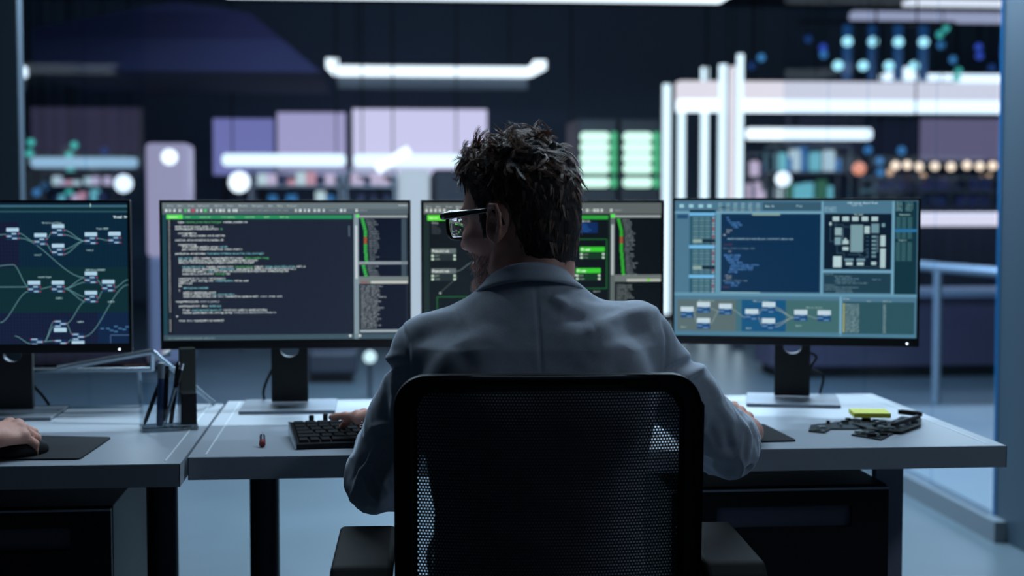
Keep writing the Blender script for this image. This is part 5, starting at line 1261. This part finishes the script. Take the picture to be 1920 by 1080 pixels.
            lb.add([vs[e0+k] for k in range(na)]+[vs[e1+k] for k in range(na)], [(k, (k+1) % na, na+(k+1) % na, na+k) for k in range(na)])
            lens = lb.build('lens', LENS, g)
            bm = bmesh.new(); bm.from_mesh(lens.data); bmesh.ops.remove_doubles(bm, verts=bm.verts[:], dist=1e-6); bmesh.ops.recalc_face_normals(bm, faces=bm.faces[:]); bm.to_mesh(lens.data); bm.free()
    # ---------------- jacket
    lo = np.minimum.reduce([SL, EL, WL, SR, ER, WR])-.09; hi = np.maximum.reduce([SL, EL, WL, SR, ER, WR])+.09; lo[2] = .43; hi[2] = 1.10; lo[1] = min(lo[1], 2.2+off[1])
    J = Field(lo, hi, .003 if detail else .0045)
    J.loft(TR[:-1], 2.5, .02)
    # shoulders and trapezius
    J.cone(NB+[-.058, -.003, -.026], SL+[.012, 0, .008], .054, .054, .035); J.cone(NB+[.05, -.003, -.024], SR+[-.01, 0, .008], .054, .055, .035)
    J.cone(NB+[-.03, 0, -.03], NB+[.03, 0, -.03], .062, .062, .03)
    J.cone(SL+[-.006, 0, .010], SL+[.04, 0, .014], .0515, .052, .012); J.cone(SR+[.004, 0, .010], SR+[-.04, 0, .012], .0535, .053, .012)
    # shoulder blades
    J.ell(np.array([.155, 2.292, .90])+off, (.06, .03, .085), None, .04); J.ell(np.array([.345, 2.292, .91])+off, (.06, .03, .085), None, .04)
    J.chain([SL, SL*.5+EL*.5, EL], [.061, .056, .054], .02); J.chain([SR, SR*.5+ER*.5, ER], [.063, .055, .0525], .02)
    for (E_, W_p, cf) in ((EL, WL, cuff[0]), (ER, WR, cuff[1])):
        d = (W_p-E_); J.chain([E_, E_+d*cf*.5, E_+d*cf], [.052, .045, .0365], .015)
        J.cone(E_+d*(cf+.12), E_+d*(cf+.25), .034, .034, .003, 's')
    v, q = J.mesh(); v = relax(v, q, 1, .3); n_ = vnormals(v, q)
    # cloth: broad undulation, then sharper folds round the elbows, then named folds and seams
    de = np.minimum(np.linalg.norm(v-EL, axis=1), np.linalg.norm(v-ER, axis=1)); ds = np.minimum(np.linalg.norm(v-SL-[0, 0, -.07], axis=1), np.linalg.norm(v-SR-[0, 0, -.07], axis=1))
    nz_ = vnoise(v+[.3, 0, 0], 22, 31)*.0022+vnoise(v, 48, 32)*.0009
    wv = v.copy(); wv[:, 2] *= .5; wv[:, 0] += .3*v[:, 2]
    el_ = np.exp(-(de/.11)**2); sh_ = np.exp(-(ds/.06)**2)
    rid = 1-np.abs(vnoise(wv, 40, 33))*2
    disp = nz_+(el_*.0065+sh_*.003)*rid
    if folds:
        # folds and seams: located on the cloth by the direction in which they are seen from the camera's side of the man
        dv = v-CAM; dep = dv @ _fw; sx = 960+FPX*(dv @ _rt)/dep; sy = 540-FPX*(dv @ _up)/dep; face = np.clip(.35-(n_*dv).sum(1)/np.linalg.norm(dv, axis=1), 0, .35)/.35
        for (pts, wd, am) in folds:
            best = np.full(len(v), 1e9); L_t = 0; segs = list(zip(pts[:-1], pts[1:])); tot = sum(math.dist(a_, b_) for a_, b_ in segs); tt = np.zeros(len(v))
            for a_, b_ in segs:
                e = np.array(b_, float)-a_; t = np.clip(((sx-a_[0])*e[0]+(sy-a_[1])*e[1])/(e@e), 0, 1); dd = np.hypot(sx-a_[0]-t*e[0], sy-a_[1]-t*e[1]); m_ = dd < best
                best = np.where(m_, dd, best); tt = np.where(m_, (L_t+t*np.linalg.norm(e))/tot, tt); L_t += np.linalg.norm(e)
            disp += am*np.exp(-(best/wd)**2)*(np.sin(np.clip(tt, .03, .97)*math.pi)**.45)*face
    v = v+n_*disp[:, None]
    jk = npmesh('jacket', v, q, wool_m, body)
    # collar: a turned-down band round the neck
    cb = MB(); n = 40; rowsn = 8; cc = NB+[-.008, .012, .030]
    prof = [(.0555, .045), (.0580, .048), (.0610, .047), (.0660, .041), (.0710, .033), (.0765, .0255), (.0775, .021), (.0740, .020), (.068, .025), (.060, .031), (.0525, .040)]
    vs = []
    for i in range(n+1):
        a = math.radians(-150+300*i/n); back = math.cos(a); sd_ = abs(math.sin(a)); drop = -.034*(1-back)*.9-.012*max(0, -back)
        for (r_, z_) in prof:
            rx = r_*1.08+(.006 if z_ < .03 else 0)*sd_; ry = r_*(1.0 if back > 0 else 1.0+.25*(-back)); vs.append(cc+[math.sin(a)*rx, -math.cos(a)*ry, z_+drop])
    m_ = len(prof); cb.add(vs, [(i*m_+j, i*m_+(j+1) % m_, (i+1)*m_+(j+1) % m_, (i+1)*m_+j) for i in range(n) for j in range(m_)], None, True)
    cb.add(vs[:m_], [tuple(range(m_))]); cb.add(vs[-m_:], [tuple(range(m_))])
    cb.build('collar', wool_m, jk)
    # sleeve buttons
    for (E_, W_p, sx) in ((EL, EL+(WL-EL)*(cuff[0]+.05), -1), (ER, ER+(WR-ER)*(cuff[1]+.06), 1)):
        d = (W_p-E_)/np.linalg.norm(W_p-E_); sd_ = np.cross(d, [0, 0, 1]); 
        for kx in (.035, .05, .065):
            c_ = W_p-d*kx+sd_*sx*.0405; MB().tube([c_, c_+sd_*sx*.003], .006, None, 12).build('sleeve_button', M_blackgl, jk)
    # trousers and shoes
    T = Field(np.array([off[0]+.0, 2.28+off[1], .06]), np.array([off[0]+.52, 3.1+off[1], .66]), .006)
    hip = np.array([.262, 2.43, .565])+[off[0], off[1], 0]; T.ell(hip, (.16, .12, .09), None, .03)
    sh = MB()
    for s in (-1, 1):
        kn = hip+[s*.095, .43, -.03]; ft = kn+[s*.01, -.02, -.44]; T.chain([hip+[s*.08, .0, -.005], kn, ft], [.082, .062, .046], .03)
    tv, tq = T.mesh(); npmesh('trousers', tv, tq, M_trou, body)
    for s in (-1, 1):
        kn = hip+[s*.095, .43, -.03]; ft = kn+[s*.01, -.02, -.44]; S2 = Field([ft[0]-.07, ft[1]-.09, 0.0], [ft[0]+.07, ft[1]+.24, .16], .005)
        S2.chain([(ft[0], ft[1]-.03, .036), (ft[0], ft[1]+.09, .034), (ft[0], ft[1]+.17, .028)], [.034, .036, .026], .02); S2.cone((ft[0], ft[1]-.01, .04), (ft[0], ft[1]-.01, .11), .034, .04, .02)
        a_, b_ = S2.mesh(); a_[:, 2] = np.maximum(a_[:, 2], .002); npmesh('shoe', a_, b_, M_shoe, body)
    return body

FOLDS = [
    ([(1003, 527), (1009, 600), (1017, 720)], 3.2, -.0014),
    ([(1236, 574), (1252, 635), (1248, 705)], 3.6, -.0030), ([(752, 600), (764, 640), (770, 710)], 3.6, -.0028),
    ([(1245, 706), (1272, 690), (1312, 668)], 8, -.0100), ([(1262, 716), (1290, 700), (1318, 690)], 9, .0100), ([(1312, 694), (1332, 722), (1352, 756)], 9, .0060),
    ([(1090, 552), (1190, 566)], 11, -.0055), ([(1110, 618), (1160, 596), (1226, 580)], 13, .0075), ([(1125, 640), (1225, 612)], 12, -.0035), ([(1030, 556), (1070, 576)], 12, .0060), ([(1050, 592), (1100, 600)], 12, -.0040),
    ([(765, 612), (860, 586)], 13, .0050), ([(775, 640), (880, 610)], 14, -.0030), ([(860, 640), (880, 700)], 20, -.0030), ([(1180, 650), (1150, 705)], 20, -.0035),
    ([(700, 698), (725, 690), (758, 686)], 7, -.0110), ([(712, 676), (745, 668)], 9, .0060), ([(738, 708), (744, 740), (738, 785)], 8, .0080), ([(720, 715), (724, 780)], 8, -.0050),
    ([(700, 800), (722, 795), (745, 800)], 6, .0050), ([(700, 815), (740, 816)], 6, -.0050), ([(706, 838), (676, 885), (660, 945)], 5.5, .0055), ([(722, 836), (698, 885), (684, 950)], 5.5, .0055), ([(690, 850), (662, 900)], 5, -.0040), ([(738, 860), (716, 905), (708, 955)], 6, .0045), ([(710, 862), (690, 915), (678, 955)], 5, -.0040),
    ([(1340, 750), (1368, 790), (1380, 840)], 8, .0050), ([(1384, 778), (1402, 815), (1400, 870)], 6, .0055), ([(1392, 780), (1414, 820), (1414, 862)], 5, -.0040), ([(1330, 800), (1350, 850)], 10, -.0030),
]
man = make_person('man in a grey wool jacket and dark spectacles seated at the middle desk', (0, 0, 0), ((.231, 2.42, 1.177), 48, 6),
    dict(SL=(.092, 2.378, .960), EL=(.010, 2.548, .742), WL=(.022, 2.865, .797), SR=(.400, 2.380, .978), ER=(.594, 2.55, .790), WR=(.712, 2.872, .766),
         handL=((-.36, .92, -.10), (.1, .1, 1), 1, ((.25, .5, .3), (.2, .4, .3), (.12, .3, .2), (.02, .08, .05)), .027, (.5, .75, -.35), .5),
         handR=((.10, .98, .14), (.58, -.12, .80), -1, ((.05, 1.15, .5), (.1, 1.15, .5), (.15, 1.15, .5), (.2, 1.15, .5)), .027, (.5, .75, -.35), .35)), True, M_wool, FOLDS, (.95, .44))
other = make_person('person at the left desk of whom only a hand on a mouse shows', (-1.42, 0, 0), ((-1.19, 2.42, 1.177), -8, 8),
    dict(SL=(-1.36, 2.378, .970), EL=(-1.44, 2.57, .75), WL=(-1.36, 2.86, .79), SR=(-1.02, 2.378, .970), ER=(-.88, 2.56, .785), WR=(-.694, 2.790, .784),
         handL=((.25, .95, -.1), (0, .1, 1), 1, (.15, .18, .2, .2)),
         handR=((.62, .78, .02), (.25, -.2, .95), -1, ((.5, .6, .4), (.5, .65, .45), (.55, .7, .45), (.6, .7, .45)))), False, M_dkw)
ch2 = copy_tree(chair); ch2.location = (CX-1.42, CY, 0); ch2['label'] = 'black office chair of the second person, outside the left edge'
